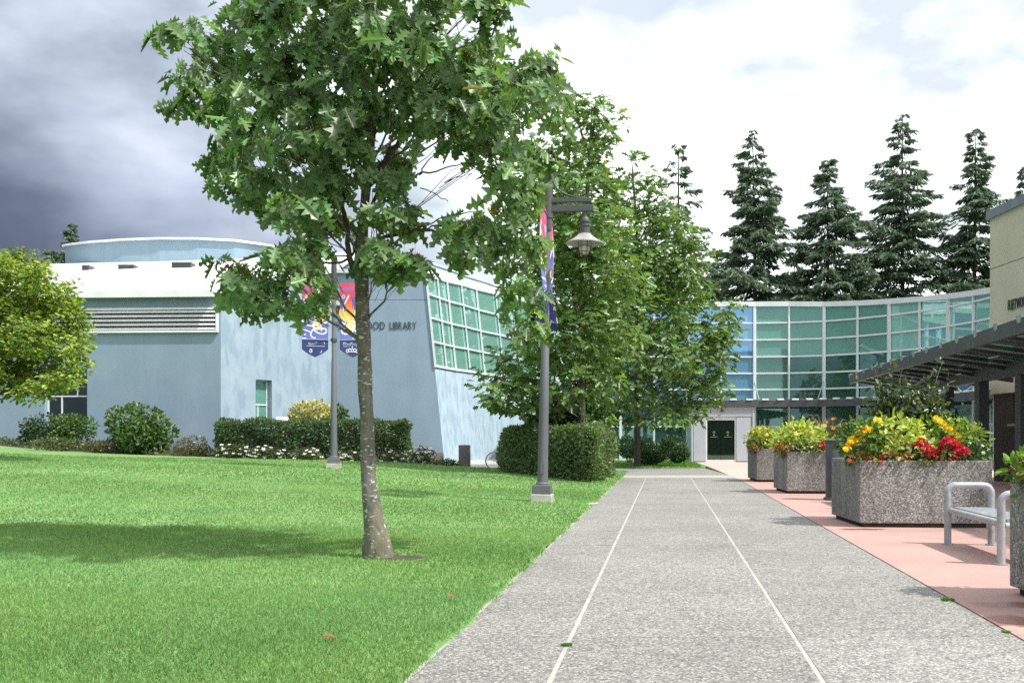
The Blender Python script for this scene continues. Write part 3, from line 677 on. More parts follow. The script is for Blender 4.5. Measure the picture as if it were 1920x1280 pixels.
# glazed entrance canopy along the curve
can = [None] * np_; fas = []
i0 = 3
cn = [pts[i] + outn(i) * 1.45 for i in range(np_)]
ent = hb(MB().beam(cn[i0] + Z1 * 3.1, cn[i0 + 1] + Z1 * 3.1, .10, .36), 'canopy_beam', M_dark)
for i in range(i0 + 1, np_ - 1): hb(MB().beam(cn[i] + Z1 * 3.1, cn[i + 1] + Z1 * 3.1, .10, .36), 'canopy_beam', M_dark)
for i in range(i0, np_ - 1):
    a, b, c, d = cn[i] + Z1 * 3.30, cn[i + 1] + Z1 * 3.30, pts[i + 1] + outn(i + 1) * .15 + Z1 * 3.22, pts[i] + outn(i) * .15 + Z1 * 3.22
    hb(MB().slab(a, b, c, d, .02), 'canopy_pane', M_groof)
    hb(MB().beam(pts[i] + outn(i) * .15 + Z1 * 3.1, cn[i] + Z1 * 3.1, .08, .22), 'canopy_rafter', M_dark)
    for s in (.2, .7):
        p = cn[i].lerp(cn[i + 1], s); hb(MB().box((p.x - .17, p.y - .09, 3.285), (p.x + .17, p.y + .05, 3.37)), 'canopy_clip', M_white)
    if i % 2 == 1: hb(MB().tube([pts[i] + outn(i) * .12 + Z1 * 4.3, cn[i] + Z1 * 3.3], .03, 6), 'tie_rod', M_steel)
# automatic door in its pale surround
DY = 53.0; dx0, dx1, o0, o1 = xa(1296, DY), xa(1415, DY), xa(1326, DY), xa(1379, DY)
dz = 2.80
m = MB(); m.box((dx0, DY, 0), (dx0 + .12, DY + 1.3, dz)); m.box((dx1 - .12, DY, 0), (dx1, DY + 1.3, dz)); m.box((dx0, DY, dz), (dx1, DY + 1.3, dz + .14)); m.box((dx0 + .12, DY + .03, 2.42), (dx1 - .12, DY + .2, 2.66))
m.box((dx0 + .12, DY + .06, 2.66), (dx1 - .12, DY + .2, dz))
door = hb(m, 'door_surround', M_door, bevel=.008)
for a, b in ((dx0 + .15, o0 - .06), (o1 + .06, dx1 - .15)): MB().box((a, DY + .05, .04), (b, DY + .13, 2.40)).build('side_panel', M_door, door, world=True, bevel=.006)
mid = (o0 + o1) / 2
m = MB(); fz = 2.26
m.box((o0 - .05, DY + .10, 0), (o0 + .02, DY + .18, 2.42)); m.box((o1 - .02, DY + .10, 0), (o1 + .05, DY + .18, 2.42)); m.box((o0 + .02, DY + .10, 2.22), (o1 - .02, DY + .18, 2.42)); m.box((o0 + .02, DY + .10, 0), (o1 - .02, DY + .18, .12))
m.build('door_frame', M_alu, door, world=True)
for a, b in ((o0 + .025, mid - .008), (mid + .008, o1 - .025)):
    MB().box((a, DY + .13, .125), (b, DY + .15, 2.215)).build('door_leaf', M_gdoor, door, world=True)
    c = (a + b) / 2
    MB().lathe([(0.001, 0), (.075, 0), (.075, .006), (.001, .006)], 16).xform(lambda x, y, z: (c + x, DY + .118 + z, 1.58 + y)).build('round_sticker', M_yel, door, world=True)
    MB().box((c - .19, DY + .118, 1.32), (c + .19, DY + .124, 1.345)).build('door_stripe', M_stripe, door, world=True)
    MB().box((c - .05, DY + .118, 1.40), (c + .05, DY + .1235, 1.46)).build('sticker', M_stripe, door, world=True)
MB().lathe([(.02, -.05), (.07, -.04), (.09, 0), (.07, .05), (.02, .06)], 10, ((o0 + o1) / 2 + .05, DY - .04, 2.74)).build('door_sensor', M_black, door, world=True)
MB().box((o0, DY + .9, 0.05), (o1, DY + .95, 2.3)).build('lobby_wall', M_in, door, world=True)

# ------------------------------------------------------------------ beige building on the right
bb = thing('community_building', 'beige stucco building over a dark masonry base, a name in dark letters on its side', 'building', (14.4, 28, 0))
def bbp(mb, name, mat, parent=None, **k): return mb.build(name, mat, parent or bb, world=True, **k)
bz0, bzj, bz1 = 2.60, 6.36, 7.86
m = MB(); m.box((14.4, 8, bz0), (30, 30, bzj - .015)); m.box((14.4, 8, bzj + .015), (30, 30, bz1)); m.box((14.45, 8.1, bzj - .1), (29.9, 29.95, bzj + .1))
bbp(m, 'upper_wall', M_beige)
m = MB(); m.box((14.48, 8, 0), (14.9, 27.3, bz0)); m.box((14.48, 28.8, 0), (14.9, 29.93, bz0)); m.box((14.48, 27.3, 0), (14.9, 28.8, 1.62)); m.box((14.9, 29.5, 0), (29.9, 29.93, bz0))
bbp(m, 'base_wall', M_brick)
fr = MB(); fr.box((14.60, 28.72, 1.70), (14.68, 28.795, 2.595)); fr.box((14.60, 27.305, 1.70), (14.68, 27.38, 2.595)); fr.box((14.60, 27.38, 2.52), (14.68, 28.72, 2.595))
f = bbp(fr, 'window_frame', M_alu); MB().box((14.63, 27.38, 1.70), (14.65, 28.72, 2.52)).build('pane', M_gdark, f, world=True)
MB().box((14.36, 27.2, 1.625), (14.66, 28.9, 1.70)).build('window_sill', M_conc, f, world=True)
MB().box((15.5, 27, 0), (15.6, 29.4, 2.6)).build('room_wall', M_in, f, world=True)
bbp(MB().box((14.32, 7.9, bz1), (30, 30.08, bz1 + .26)), 'roof_cap', M_cap)
letters('FLEETWOOD', bb, (14.39, 28.85, za(581, 28.75)), (0, -1, 0), (0, 0, 1), 0.285, 1.12, M_letterg, .02)

# ------------------------------------------------------------------ walkway canopy on posts
wc = thing('walkway_canopy', 'charcoal steel walkway canopy with glass panels between sloping rafters', 'canopy', pt(8.6, 27))
def wb(mb, name, mat, parent=None, **k): return mb.build(name, mat, parent or wc, world=True, **k)
TO, TI, Y0c, Y1c = 6.6, 8.6, 8.0, 35.4
wb(MB().beam(pt(TO, Y0c, 3.36), pt(TO, Y1c, 3.36), .12, .30), 'outer_beam', M_dark, bevel=.01)
wb(MB().beam(pt(TI, Y0c, 2.98), pt(TI, Y1c - 1.2, 2.98), .22, .34), 'inner_beam', M_dark, bevel=.01)
ry = [Y1c - .1 - 1.3 * k for k in range(22)]
for k, y in enumerate(ry):
    if y < Y0c: break
    p = pt(TO, y, 3.53); cl = MB()
    pr = [(-.09, -.10), (.0, -.13), (.06, -.08), (.09, .025), (-.10, .025)]
    cl.add([(p.x - .075, p.y + a, p.z + b) for a, b in pr] + [(p.x + .08, p.y + a, p.z + b) for a, b in pr], [(4, 3, 2, 1, 0), (5, 6, 7, 8, 9)] + [(i, (i + 1) % 5, 5 + (i + 1) % 5, 5 + i) for i in range(5)])
    wb(cl, 'beam_clip', M_steel)
    if k % 2 == 0:
        rf = MB(); a, b = pt(TO + .06, y, 3.36), pt(TI + 1.0, y, 2.98)
        w = Vector((0, .05, 0))
        rf.hexa([a - w - Z1 * .10, a + w - Z1 * .10, b + w - Z1 * .16, b - w - Z1 * .16], [a - w + Z1 * .10, a + w + Z1 * .10, b + w + Z1 * .10, b - w + Z1 * .10])
        wb(rf, 'rafter', M_dark)
        wb(MB().beam(a + Z1 * -.02 - Vector((0, .08, 0)), b + Z1 * -.02 - Vector((0, .08, 0)), .03, .05), 'glazing_bar', M_steel)
    if k % 2 == 0 and k + 2 < len(ry):
        y2 = max(ry[k + 2], Y0c)
        for ta, tb in ((0.06, .49), (.51, .98)):
            za_ = lambda s: 3.475 - .38 * s
            q = lambda s, yy: pt(TO + .06 + (TI + .94 - TO) * s, yy, za_(s))
            wb(MB().slab(q(ta, y2 + .03), q(tb, y2 + .03), q(tb, y - .03), q(ta, y - .03), .015), 'roof_pane', M_groof)
for y in (30.3, 27.05, 23.9, 20.75, 17.6, 14.4, 11.2):
    p = pt(TI, y); po = wb(MB().box((p.x - .14, p.y - .14, .02), (p.x + .14, p.y + .14, 2.81)), 'post', M_dark, bevel=.012)
    MB().box((p.x - .2, p.y - .2, 0), (p.x + .2, p.y + .2, .02)).build('base_plate', M_dark, po, world=True)
# ------------------------------------------------------------------ lamp posts
def make_lamp(label, loc, rz, tilt):
    t = thing('street_lamp', label, 'street lamp', loc, 0, 'lamp posts on the lawn'); t.rotation_euler = (0, tilt, rz)
    MB().hexa([(-.25, -.25, -.2), (.25, -.25, -.2), (.25, .25, -.2), (-.25, .25, -.2)], [(-.21, -.21, .15), (.21, -.21, .15), (.21, .21, .15), (-.21, .21, .15)]).build('concrete_footing', M_conc, t, bevel=.02)
    MB().box((-.18, -.18, .15), (.18, .18, .33)).build('base_box', M_pole, t, bevel=.012)
    po = MB().lathe([(.13, .33), (.13, .36), (.108, .38), (.105, .42), (.10, 1.2), (.075, 3.35), (.07, 3.36), (.058, 6.3), (.055, 6.42), (.02, 6.44)], 18).build('pole', M_pole, t, smooth=True)
    MB().box((-.035, -.118, .55), (.035, -.09, .75)).build('hand_hole_cover', M_pole, po)
    MB().lathe([(.085, 5.35), (.085, 6.45), (.05, 6.47)], 14).build('sleeve', M_dark, t, smooth=True)
    m = MB(); m.box((.05, -.04, 5.90), (.86, .04, 5.98)); m.box((.05, -.04, 5.72), (.90, .04, 5.84)); m.box((.70, -.02, 5.84), (.74, .02, 5.90)); m.box((.2, -.02, 5.84), (.24, .02, 5.90))
    arm = m.build('arm', M_dark, t, bevel=.006)
    m = MB().tube([(.08 + .62 * (1 - math.cos(a)) , 0, 6.40 - .41 * math.sin(a)) for a in np.linspace(0.0, math.pi / 2, 9)], .016, 6); m.build('brace', M_dark, arm, smooth=True)
    la = bpy.data.objects.new('lantern', None); hx = .74
    l = MB().lathe([(.03, 5.74), (.03, 5.62), (.06, 5.60), (.085, 5.55), (.085, 5.53), (.105, 5.52), (.105, 5.50), (.09, 5.49), (.09, 5.46), (.11, 5.45), (.11, 5.42), (.095, 5.41), (.095, 5.31), (.12, 5.30), (.12, 5.27)], 18, (hx, 0, 0)).build('lantern', M_dark, t, smooth=True)
    MB().lathe([(.12, 5.275), (.15, 5.24), (.24, 5.17), (.375, 5.10), (.375, 5.08), (.24, 5.14), (.14, 5.21), (.10, 5.22)], 28, (hx, 0, 0)).build('lamp_shade', M_shade, l, smooth=True)
    MB().lathe([(.09, 5.22), (.10, 5.06), (.105, 4.98), (.09, 4.92), (.05, 4.88), (.01, 4.87)], 18, (hx, 0, 0)).build('globe', M_globe, l, smooth=True)
    cg = MB()
    for k in range(6):
        a = k * math.pi / 3; cg.tube([(hx + r * math.cos(a), r * math.sin(a), z) for r, z in ((.125, 5.2), (.125, 5.0), (.11, 4.92), (.06, 4.86), (.0, 4.845))], .006, 4)
    for z, r in ((5.03, .125), (4.92, .11)): cg.tube([(hx + r * math.cos(a), r * math.sin(a), z) for a in np.linspace(0, 2 * math.pi, 16, endpoint=False)], .006, 4, closed=True)
    cg.build('cage', M_dark, l)
    for z in (5.64, 3.96):
        MB().lathe([(.10, z - .05), (.10, z + .05)], 14).build('clamp', M_dark, t, smooth=True)
        for s in (-1, 1): MB().tube([(0, s * .08, z), (0, s * 1.02, z + .02)], .014, 6).build('banner_rod', M_steel, t)
    return t

def pt_lamp(px, Y): x = xa(px, Y); return (x, Y, float(hh(x, Y)))
L1p = Vector(pt_lamp(1016.5, 19.7)); L2p = Vector(pt_lamp(626, 30.8))
lamp1 = make_lamp('grey lamp post at the edge of the walk, its lantern hanging over the clipped hedge', L1p, -PA, 0.02)
lamp2 = make_lamp('lamp post behind the oak trunk, a banner spread flat on either side', L2p, R(95), 0.008)

# ------------------------------------------------------------------ banners (flat print built as thin layers that show on both faces)
def fire_mat():
    m, t, b = newmat('banner_print'); b.inputs['Roughness'].default_value = 0.7
    sp = N(t, 'ShaderNodeSeparateXYZ'); t.links.new(N(t, 'ShaderNodeTexCoord').outputs['Object'], sp.inputs[0])
    z = M2(t, 'DIVIDE', M2(t, 'ADD', sp.outputs[2], M2(t, 'MULTIPLY', M2(t, 'SUBTRACT', noise(t, coords(t, 'obj'), 4, 2), .5), .35)), 1.75)
    c = ramp(t, z, [(0.0, (0.13, 0.17, 0.52)), (0.30, (0.12, 0.13, 0.45)), (0.55, (0.10, 0.10, 0.36)), (0.74, (0.18, 0.10, 0.34)), (0.80, (0.62, 0.07, 0.10)), (0.86, (0.55, 0.06, 0.12)), (0.90, (0.30, 0.14, 0.42)), (0.95, (0.66, 0.05, 0.10)), (1.0, (0.72, 0.06, 0.10))])
    t.links.new(c, b.inputs['Base Color']); return m
def flame_mat():
    m, t, b = newmat('flame_print'); b.inputs['Roughness'].default_value = 0.7
    sp = N(t, 'ShaderNodeSeparateXYZ'); t.links.new(N(t, 'ShaderNodeTexCoord').outputs['Object'], sp.inputs[0])
    z = M2(t, 'DIVIDE', sp.outputs[2], 1.75)
    t.links.new(ramp(t, z, [(0.25, (0.75, 0.62, 0.22)), (0.42, (0.85, 0.50, 0.08)), (0.58, (0.82, 0.22, 0.05)), (0.72, (0.75, 0.08, 0.07)), (0.85, (0.62, 0.04, 0.09))]), b.inputs['Base Color']); return m
M_fire, M_flame = fire_mat(), flame_mat()
M_navy = pmat('banner_navy', (0.035, 0.045, 0.20), (0.03, 0.04, 0.17), 2, 0.7)
M_bwhite = pmat('banner_white', (0.80, 0.80, 0.80), rough=0.7)
M_violet = pmat('banner_violet', (0.10, 0.08, 0.28), rough=0.7)
def ribbon(mb, pts, w, th):
    """flat ribbon in the xz plane, th thick through y; pts have (x, z, width factor)"""
    n = len(pts); L = []
    for i, p in enumerate(pts):
        a = np.array(pts[max(i - 1, 0)][:2]); b = np.array(pts[min(i + 1, n - 1)][:2]); d = (b - a) / (np.linalg.norm(b - a) + 1e-9); nn = np.array((-d[1], d[0])) * w * p[2] / 2
        L.append((np.array(p[:2]) - nn, np.array(p[:2]) + nn))
    for i in range(n - 1):
        (a, b), (c, d) = L[i], L[i + 1]
        mb.hexa([(a[0], -th / 2, a[1]), (c[0], -th / 2, c[1]), (d[0], -th / 2, d[1]), (b[0], -th / 2, b[1])], [(a[0], th / 2, a[1]), (c[0], th / 2, c[1]), (d[0], th / 2, d[1]), (b[0], th / 2, b[1])])
def bez(p, n=12, w0=1.0, w1=0.35):
    P = [np.array(q, float) for q in p]; out = []
    for t in np.linspace(0, 1, n):
        if len(P) == 4: q = (1 - t) ** 3 * P[0] + 3 * (1 - t) ** 2 * t * P[1] + 3 * (1 - t) * t * t * P[2] + t ** 3 * P[3]
        else: q = (1 - t) ** 2 * P[0] + 2 * (1 - t) * t * P[1] + t * t * P[2]
        out.append((q[0], q[1], w0 + (w1 - w0) * t))
    return out
def flat(mb, pts, th):
    n = len(pts); mb.add([(x, -th / 2, z) for x, z in pts] + [(x, th / 2, z) for x, z in pts], [tuple(range(n)), tuple(range(2 * n - 1, n - 1, -1))] + [(i, n + i, n + (i + 1) % n, (i + 1) % n) for i in range(n)])
def leafshape(a, b, c, d, n=8):
    """closed outline from two curves a-b-d and a-c-d"""
    l = bez([a, b, d], n); r = bez([a, c, d], n)
    return [(p[0], p[1]) for p in l] + [(p[0], p[1]) for p in r[-2:0:-1]]
def make_banner(label, loc, rz, crumple=0.0):
    W = 0.80; t = thing('street_banner', label, 'banner', loc, rz, 'banners on the lamp posts')
    def dx(x, y, z):
        if crumple:
            k = max(0.0, 0.35 - z); s = 1 - crumple * min(1, k * 1.1) * .55
            return (x * s + .05 * crumple * math.sin(6 * z), y + crumple * (.07 * math.sin(5.2 * x + 2.2 * z) * (1 - max(0, z) / 1.75) + .12 * k * math.sin(9 * x)), z)
        return (x, y + .012 * math.sin(3 * z + 4 * x), z)
    def bd(mb, name, mat, par=None):
        if name != 'tail_print': mb.xform(lambda x, y, z: (-x, y, z))     # the drawing faces the other way to the lettering
        return mb.xform(dx).build(name, mat, par or t)
    m = MB(); nx, nz = 6, 14
    for i in range(nx):
        for j in range(nz):
            x0, x1 = -W / 2 + W * i / nx, -W / 2 + W * (i + 1) / nx; z0, z1 = 1.75 * j / nz, 1.75 * (j + 1) / nz
            m.box((x0, -.002, z0), (x1, .002, z1))
    cl = bd(m, 'cloth', M_fire)
    m = MB(); xs = np.linspace(-W / 2, W / 2, 9)
    bot = lambda x: -.30 - .25 * (1 - abs(x) / (W / 2)) ** 0.8
    for a, b in zip(xs[:-1], xs[1:]): m.hexa([(a, -.002, bot(a)), (b, -.002, bot(b)), (b, .002, bot(b)), (a, .002, bot(a))], [(a, -.002, -.003), (b, -.002, -.003), (b, .002, -.003), (a, .002, -.003)])
    bd(m, 'tail', M_navy)
    m = MB()
    flat(m, leafshape((0.02, .50), (-.62, .75), (-.02, .95), (-.20, 1.42)), .006)
    flat(m, leafshape((0.02, .50), (-.15, .95), (.40, .85), (.12, 1.38)), .006)
    flat(m, leafshape((0.04, .48), (.55, .65), (.12, .80), (.39, .98)), .006)
    flat(m, leafshape((0.0, .47), (-.5, .55), (-.2, .74), (-.38, .90)), .006)
    flat(m, [(.06 + .15 * math.cos(a), .42 + .13 * math.sin(a)) for a in np.linspace(0, 2 * math.pi, 16, endpoint=False)], .006)
    bd(m, 'flame_print', M_flame)
    m = MB(); flat(m, leafshape((-.28, .43), (-.40, .58), (-.20, .55), (-.30, .68)), .008); bd(m, 'leaf_print', M_violet)
    m = MB(); ribbon(m, bez([(.0, .55), (-.05, .8), (-.28, .9), (-.24, 1.15)], 10, .3, .8), .035, .008); bd(m, 'vein_print', M_violet)
    m = MB(); ribbon(m, bez([(.04, .55), (.10, .8), (-.02, 1.0), (.0, 1.25)], 10, .3, .8), .03, .008)
    bd(m, 'vein_print', M_violet)
    for c, w in ((bez([(-.38, 1.02), (-.28, 1.25), (-.32, 1.3), (-.20, 1.42)], 12, 1.6, .6), .05), (bez([(-.35, 1.25), (-.1, 1.15), (-.02, .75), (.02, .52)], 14, 1.1, .3), .045),
                 (bez([(.10, .62), (.42, .95), (.28, 1.05), (.12, 1.38)], 14, .5, 1.0), .04), (bez([(-.39, .60), (-.30, .38), (.05, .36), (.12, .55)], 14, 1.0, 1.0), .045), (bez([(.12, .55), (.02, .66), (-.12, .52), (-.02, .38)], 12, 1.0, .8), .04),
                 (bez([(-.06, .40), (.02, .28), (.36, .42), (.35, .27)], 12, 1, 1), .045), (bez([(.35, .27), (.33, .12), (.06, .16), (-.04, .32)], 12, 1, 1), .045), (bez([(-.04, .32), (-.20, .18), (-.12, .02), (.02, .06)], 12, 1, .9), .045),
                 (bez([(-.39, .29), (-.25, .30), (-.2, .26), (-.14, .22)], 8, .8, .8), .045), (bez([(.22, .50), (.33, .48), (.36, .56), (.39, .58)], 8, 1.2, .6), .06), (bez([(-.39, .05), (-.33, .02), (-.3, .03), (-.27, .05)], 6, .8, .8), .04)):
        m = MB(); ribbon(m, c, w, .011); bd(m, 'swirl_print', M_bwhite)
    m = MB(); ring = [(.29 + .045 * math.cos(a), 1.33 + .045 * math.sin(a), 1) for a in np.linspace(0, 2 * math.pi, 13)]; ribbon(m, ring, .022, .011); bd(m, 'ring_print', M_bwhite)
    for q in ((.2, .29), (-.30, .15)): m = MB(); flat(m, [(q[0] + .028 * math.cos(a), q[1] + .028 * math.sin(a)) for a in np.linspace(0, 2 * math.pi, 8, endpoint=False)], .011); bd(m, 'dot_print', M_bwhite)
    # the script word, a fine line under it and a rounded lettered logo with a sprout on top
    m = MB()
    for k, c in enumerate('Fleetwood'):
        x = -.29 + k * .058; up = .09 if c in 'Fltd' else .045
        ribbon(m, bez([(x - .012, -.155), (x + .005, -.155 + up), (x + .04, -.155 + up), (x + .02, -.15)], 5, 1, .6), .011, .008)
        if c in 'eo': ribbon(m, bez([(x, -.13), (x + .03, -.17), (x + .05, -.15)], 4, .8, .8), .009, .008)
        if c in 'Ft': ribbon(m, [(x - .012, -.09, 1), (x + .05, -.082, 1)], .010, .008)
    ribbon(m, [(-.30, -.205, 1), (.26, -.195, 1)], .012, .008)
    for k in range(5):
        x = -.17 + k * .075; z = -.345 + (.02 if k in (1, 2, 3) else 0)
        ribbon(m, [(x + .034 * math.cos(a), z + .052 * math.sin(a), 1) for a in np.linspace(.6, 5.7 if k % 2 else 6.6, 10)], .024, .008)
    flat(m, leafshape((-.02, -.26), (-.05, -.22), (.01, -.22), (-.02, -.185), 5), .008)
    bd(m, 'tail_print', M_bwhite)
    return t
def banners(lamp, base, sides, zoff, labels, crumple):
    rz = lamp.rotation_euler[2]
    for s, lb_ in zip(sides, labels):
        off = Matrix.Rotation(rz, 3, 'Z') @ Vector((0, s * .58, 0)); tilt = lamp.rotation_euler[1]
        sh = Matrix.Rotation(rz, 3, 'Z') @ Vector((math.sin(tilt) * 4.9, 0, 0))
        make_banner(lb_, Vector(base) + off + sh + Vector((0, 0, 3.97 + zoff)), rz - R(90) + (R(180) if s > 0 else 0), crumple)
banners(lamp2, L2p, (1, -1), 0, ('flame patterned banner hanging left of the pole behind the oak trunk, leaves over its top', 'flame patterned banner half hidden behind the oak trunk, right of its pole'), 0)
banners(lamp1, L1p, (1, -1), 0, ('rumpled banner seen edge on, on the far side of the walkside lamp post', 'rumpled banner seen edge on, on the near side of the walkside lamp post'), 1.0)

# ------------------------------------------------------------------ planters, benches, bin
PW, PD, PH = 1.86, 1.70, 0.97
PRZ = -R(4.5)
def make_planter(label, corner):
    """corner: the front left foot; the box runs back along the walk"""
    t = thing('planter', label, 'planter', corner, PRZ, 'aggregate planters beside the walk')
    th = .13; x1, y1, z0, z1 = PW, PD, .06, PH
    m = MB()
    v = [(0, 0), (x1, 0), (x1, y1), (0, y1)]; w = [(th, th), (x1 - th, th), (x1 - th, y1 - th), (th, y1 - th)]
    vs = [(*p, z0) for p in v] + [(*p, z1) for p in v] + [(*p, z1) for p in w] + [(*p, z1 - .25) for p in w]
    fs = [(3, 2, 1, 0)] + [(i, (i + 1) % 4, 4 + (i + 1) % 4, 4 + i) for i in range(4)] + [(4 + i, 4 + (i + 1) % 4, 8 + (i + 1) % 4, 8 + i) for i in range(4)] + [(8 + i, 8 + (i + 1) % 4, 12 + (i + 1) % 4, 12 + i) for i in range(4)]
    m.add(vs, fs).build('box', M_planter, t, bevel=.012)
    MB().box((.06, .06, 0), (x1 - .06, y1 - .06, .058)).build('plinth', M_soil, t)
    MB().box((th + .004, th + .004, z1 - .24), (x1 - th - .004, y1 - th - .004, z1 - .10)).build('soil', M_soil, t)
    return t
PC = [Vector((xa(1612, 14.45), 14.45, 0)), Vector((xa(1475.5, 23.1), 23.1, 0)), Vector((xa(1419, 29.2), 29.2, 0)), Vector((4.17, 8.35, 0))]
# the nearest planter: its far left corner is the one in view
PC[3] = PC[3] - Matrix.Rotation(PRZ, 3, 'Z') @ Vector((0, PD, 0))
for c, l in zip(PC, ('large pebbly concrete planter behind the near bench, red geraniums and yellow daisies in it', 'pebbly concrete planter beside the dark bin, lime foliage spilling over its rim',
                     'farthest pebbly concrete planter, close to the automatic door', 'nearest pebbly concrete planter, cut off by the right edge of the photo')): make_planter(l, c)
def make_bench(label, loc, rz):
    """two pipe hoops with a slatted seat between them; origin at the far left foot, seat runs to -y"""
    t = thing('bench', label, 'bench', loc, rz, 'steel pipe benches between the planters')
    w, h, sz, L = .50, .72, .46, 1.95; r = .042
    for y in (0, -L):
        rc = .09; p = [(0, y, 0), (0, y, h - rc)] + [(rc - rc * math.cos(a), y, h - rc + rc * math.sin(a)) for a in np.linspace(.3, math.pi / 2, 5)]
        p += [(w - rc + rc * math.sin(a), y, h - rc + rc * math.cos(a)) for a in np.linspace(0, 1.27, 5)] + [(w, y, h - rc), (w, y, 0)]
        MB().tube(p, r, 12).build('hoop', M_steel, t, smooth=True)
        MB().tube([(r, y, sz - .06), (w - r, y, sz - .06)], .03, 8).build('cross_rail', M_steel, t, smooth=True)
        for x in (0, w): MB().lathe([(.07, 0), (.07, .012)], 12, (x, y, 0)).build('foot_plate', M_steel, t)
    for x in (.03, w - .03): MB().tube([(x, -.03, sz - .05), (x, -L + .03, sz - .05)], .038, 10).build('side_rail', M_steel, t, smooth=True)
    for k in range(7):
        x = .085 + k * .055
        MB().box((x - .02, -L + .02, sz - .035), (x + .02, -.02, sz)).build('slat', M_steel, t, bevel=.004)
    return t
make_bench('grey steel pipe bench between the two nearest planters', (xa(1777, 12.13), 12.13, 0), -PA)
make_bench('grey steel pipe bench mostly hidden behind the geranium planter, one hoop showing', (xa(1568, 20.0), 20.0, 0), -PA)
bl = at(1573, 937, 20.75)
t = thing('litter_bin', 'tall dark cylindrical litter bin behind the geranium planter', 'bin', (bl.x, bl.y, 0))
MB().lathe([(.27, .06), (.27, 1.20), (.255, 1.22)], 28).build('body', M_bin, t, smooth=True)
MB().lathe([(.272, 1.19), (.285, 1.20), (.285, 1.25), (.20, 1.28), (.19, 1.22), (.19, 1.1)], 28).build('lid_rim', M_dark, t, smooth=True)
MB().lathe([(.31, 0), (.31, .05), (.28, .062)], 28).build('base_flange', M_concd, t, smooth=True)

# ------------------------------------------------------------------ bollard, bicycle, small sign, litter
b = at(871, 882, 39.1)
t = thing('bollard', 'short round grey concrete bollard at the edge of the lawn before the pale wall', 'bollard', (b.x, b.y, 0))
MB().lathe([(.235, 0), (.235, .985), (.215, 1.01)], 24).build('post', M_concd, t, smooth=True)
MB().lathe([(.10, 1.01), (.10, 1.018), (.01, 1.02)], 16).build('top_plug', M_conc, t)
def bicycle(loc, rz):
    t = thing('bicycle', 'parked bicycle half hidden behind the clipped hedge by the walk', 'bicycle', loc, rz)
    r = .34
    for x in (0, 1.04):
        w = MB().tube([(x + r * math.cos(a), 0, r + r * math.sin(a)) for a in np.linspace(0, 2 * math.pi, 36, endpoint=False)], .020, 8, closed=True).build('tyre', M_rubber, t, smooth=True)
        MB().tube([(x + (r - .028) * math.cos(a), 0, r + (r - .028) * math.sin(a)) for a in np.linspace(0, 2 * math.pi, 36, endpoint=False)], .012, 6, closed=True).build('rim', M_steel, w, smooth=True)
        s = MB()
        for k in range(16):
            a = k * math.pi / 8; s.tube([(x, (-1) ** k * .03, r), (x + (r - .03) * math.cos(a), 0, r + (r - .03) * math.sin(a))], .003, 3)
        s.tube([(x, -.05, r), (x, .05, r)], .022, 8); s.build('spokes', M_steel, w)
    f = MB()
    bb_, st, hd, hd2 = (.45, 0, .28), (.32, 0, .78), (.86, 0, .80), (.89, 0, .70)
    for a, b_ in ((bb_, st), (st, hd), (bb_, hd2), ((0, 0, r), bb_), ((0, 0, r), (.33, 0, .74)), (hd, hd2), (hd2, (1.04, 0, r))): f.tube([a, b_], .017, 8)
    f.build('frame', M_bikered, t, smooth=True)
    MB().tube([st, (.30, 0, .90)], .014, 8).build('seat_post', M_steel, t)
    MB().hexa([(.16, -.07, .90), (.42, -.02, .91), (.42, .02, .91), (.16, .07, .90)], [(.16, -.06, .95), (.42, -.015, .945), (.42, .015, .945), (.16, .06, .95)]).build('saddle', M_black, t, bevel=.012)
    MB().tube([hd, (.85, 0, .95)], .014, 8).build('stem', M_steel, t)
    MB().tube([(.74, -.29, .99), (.88, -.2, .97), (.87, 0, .96), (.88, .2, .97), (.74, .29, .99)], .013, 8).build('handlebar', M_black, t, smooth=True)
    MB().lathe([(.09, -.01), (.09, .01)], 18).xform(lambda x, y, z: (x + .45, z - .04, y + .28)).build('chainring', M_steel, t)
bicycle((xa(930, 41.5) - .1, 41.5, 0), R(14))
c = at(529, 790, 48.5); t = thing('info_sign', 'small white sloping sign panel over the hedge top by the narrow window', 'sign', (c.x, 48.5, float(hh(c.x, 48.5))))
zt_ = c.z - float(hh(c.x, 48.5))
MB().box((-.03, -.03, 0), (.03, .03, zt_ - .02)).build('post', M_steel, t)
MB().hexa([(-.30, -.12, zt_ - .04), (.30, -.12, zt_ - .04), (.30, .14, zt_ + .20), (-.30, .14, zt_ + .20)], [(-.30, -.14, zt_ - .02), (.30, -.14, zt_ - .02), (.30, .12, zt_ + .22), (-.30, .12, zt_ + .22)]).build('panel', M_white, t)
c = at(1110, 947, 19.1)
m = MB().add([(-.11, -.05, .0), (.05, -.07, .012), (.13, .0, .03), (.02, .08, .02), (-.10, .06, .008)], [(0, 1, 2, 3, 4)]); m.add([(-.11, -.05, .004), (.05, -.07, .018), (.13, .0, .036), (.02, .08, .026), (-.10, .06, .014)], [(0, 1, 2, 3, 4)])
o = m.build('paper_scrap', M_white); o.location = (c.x, c.y, .02); tag(o, 'scrap of white paper lying at the lawn edge beside the walk', 'litter')
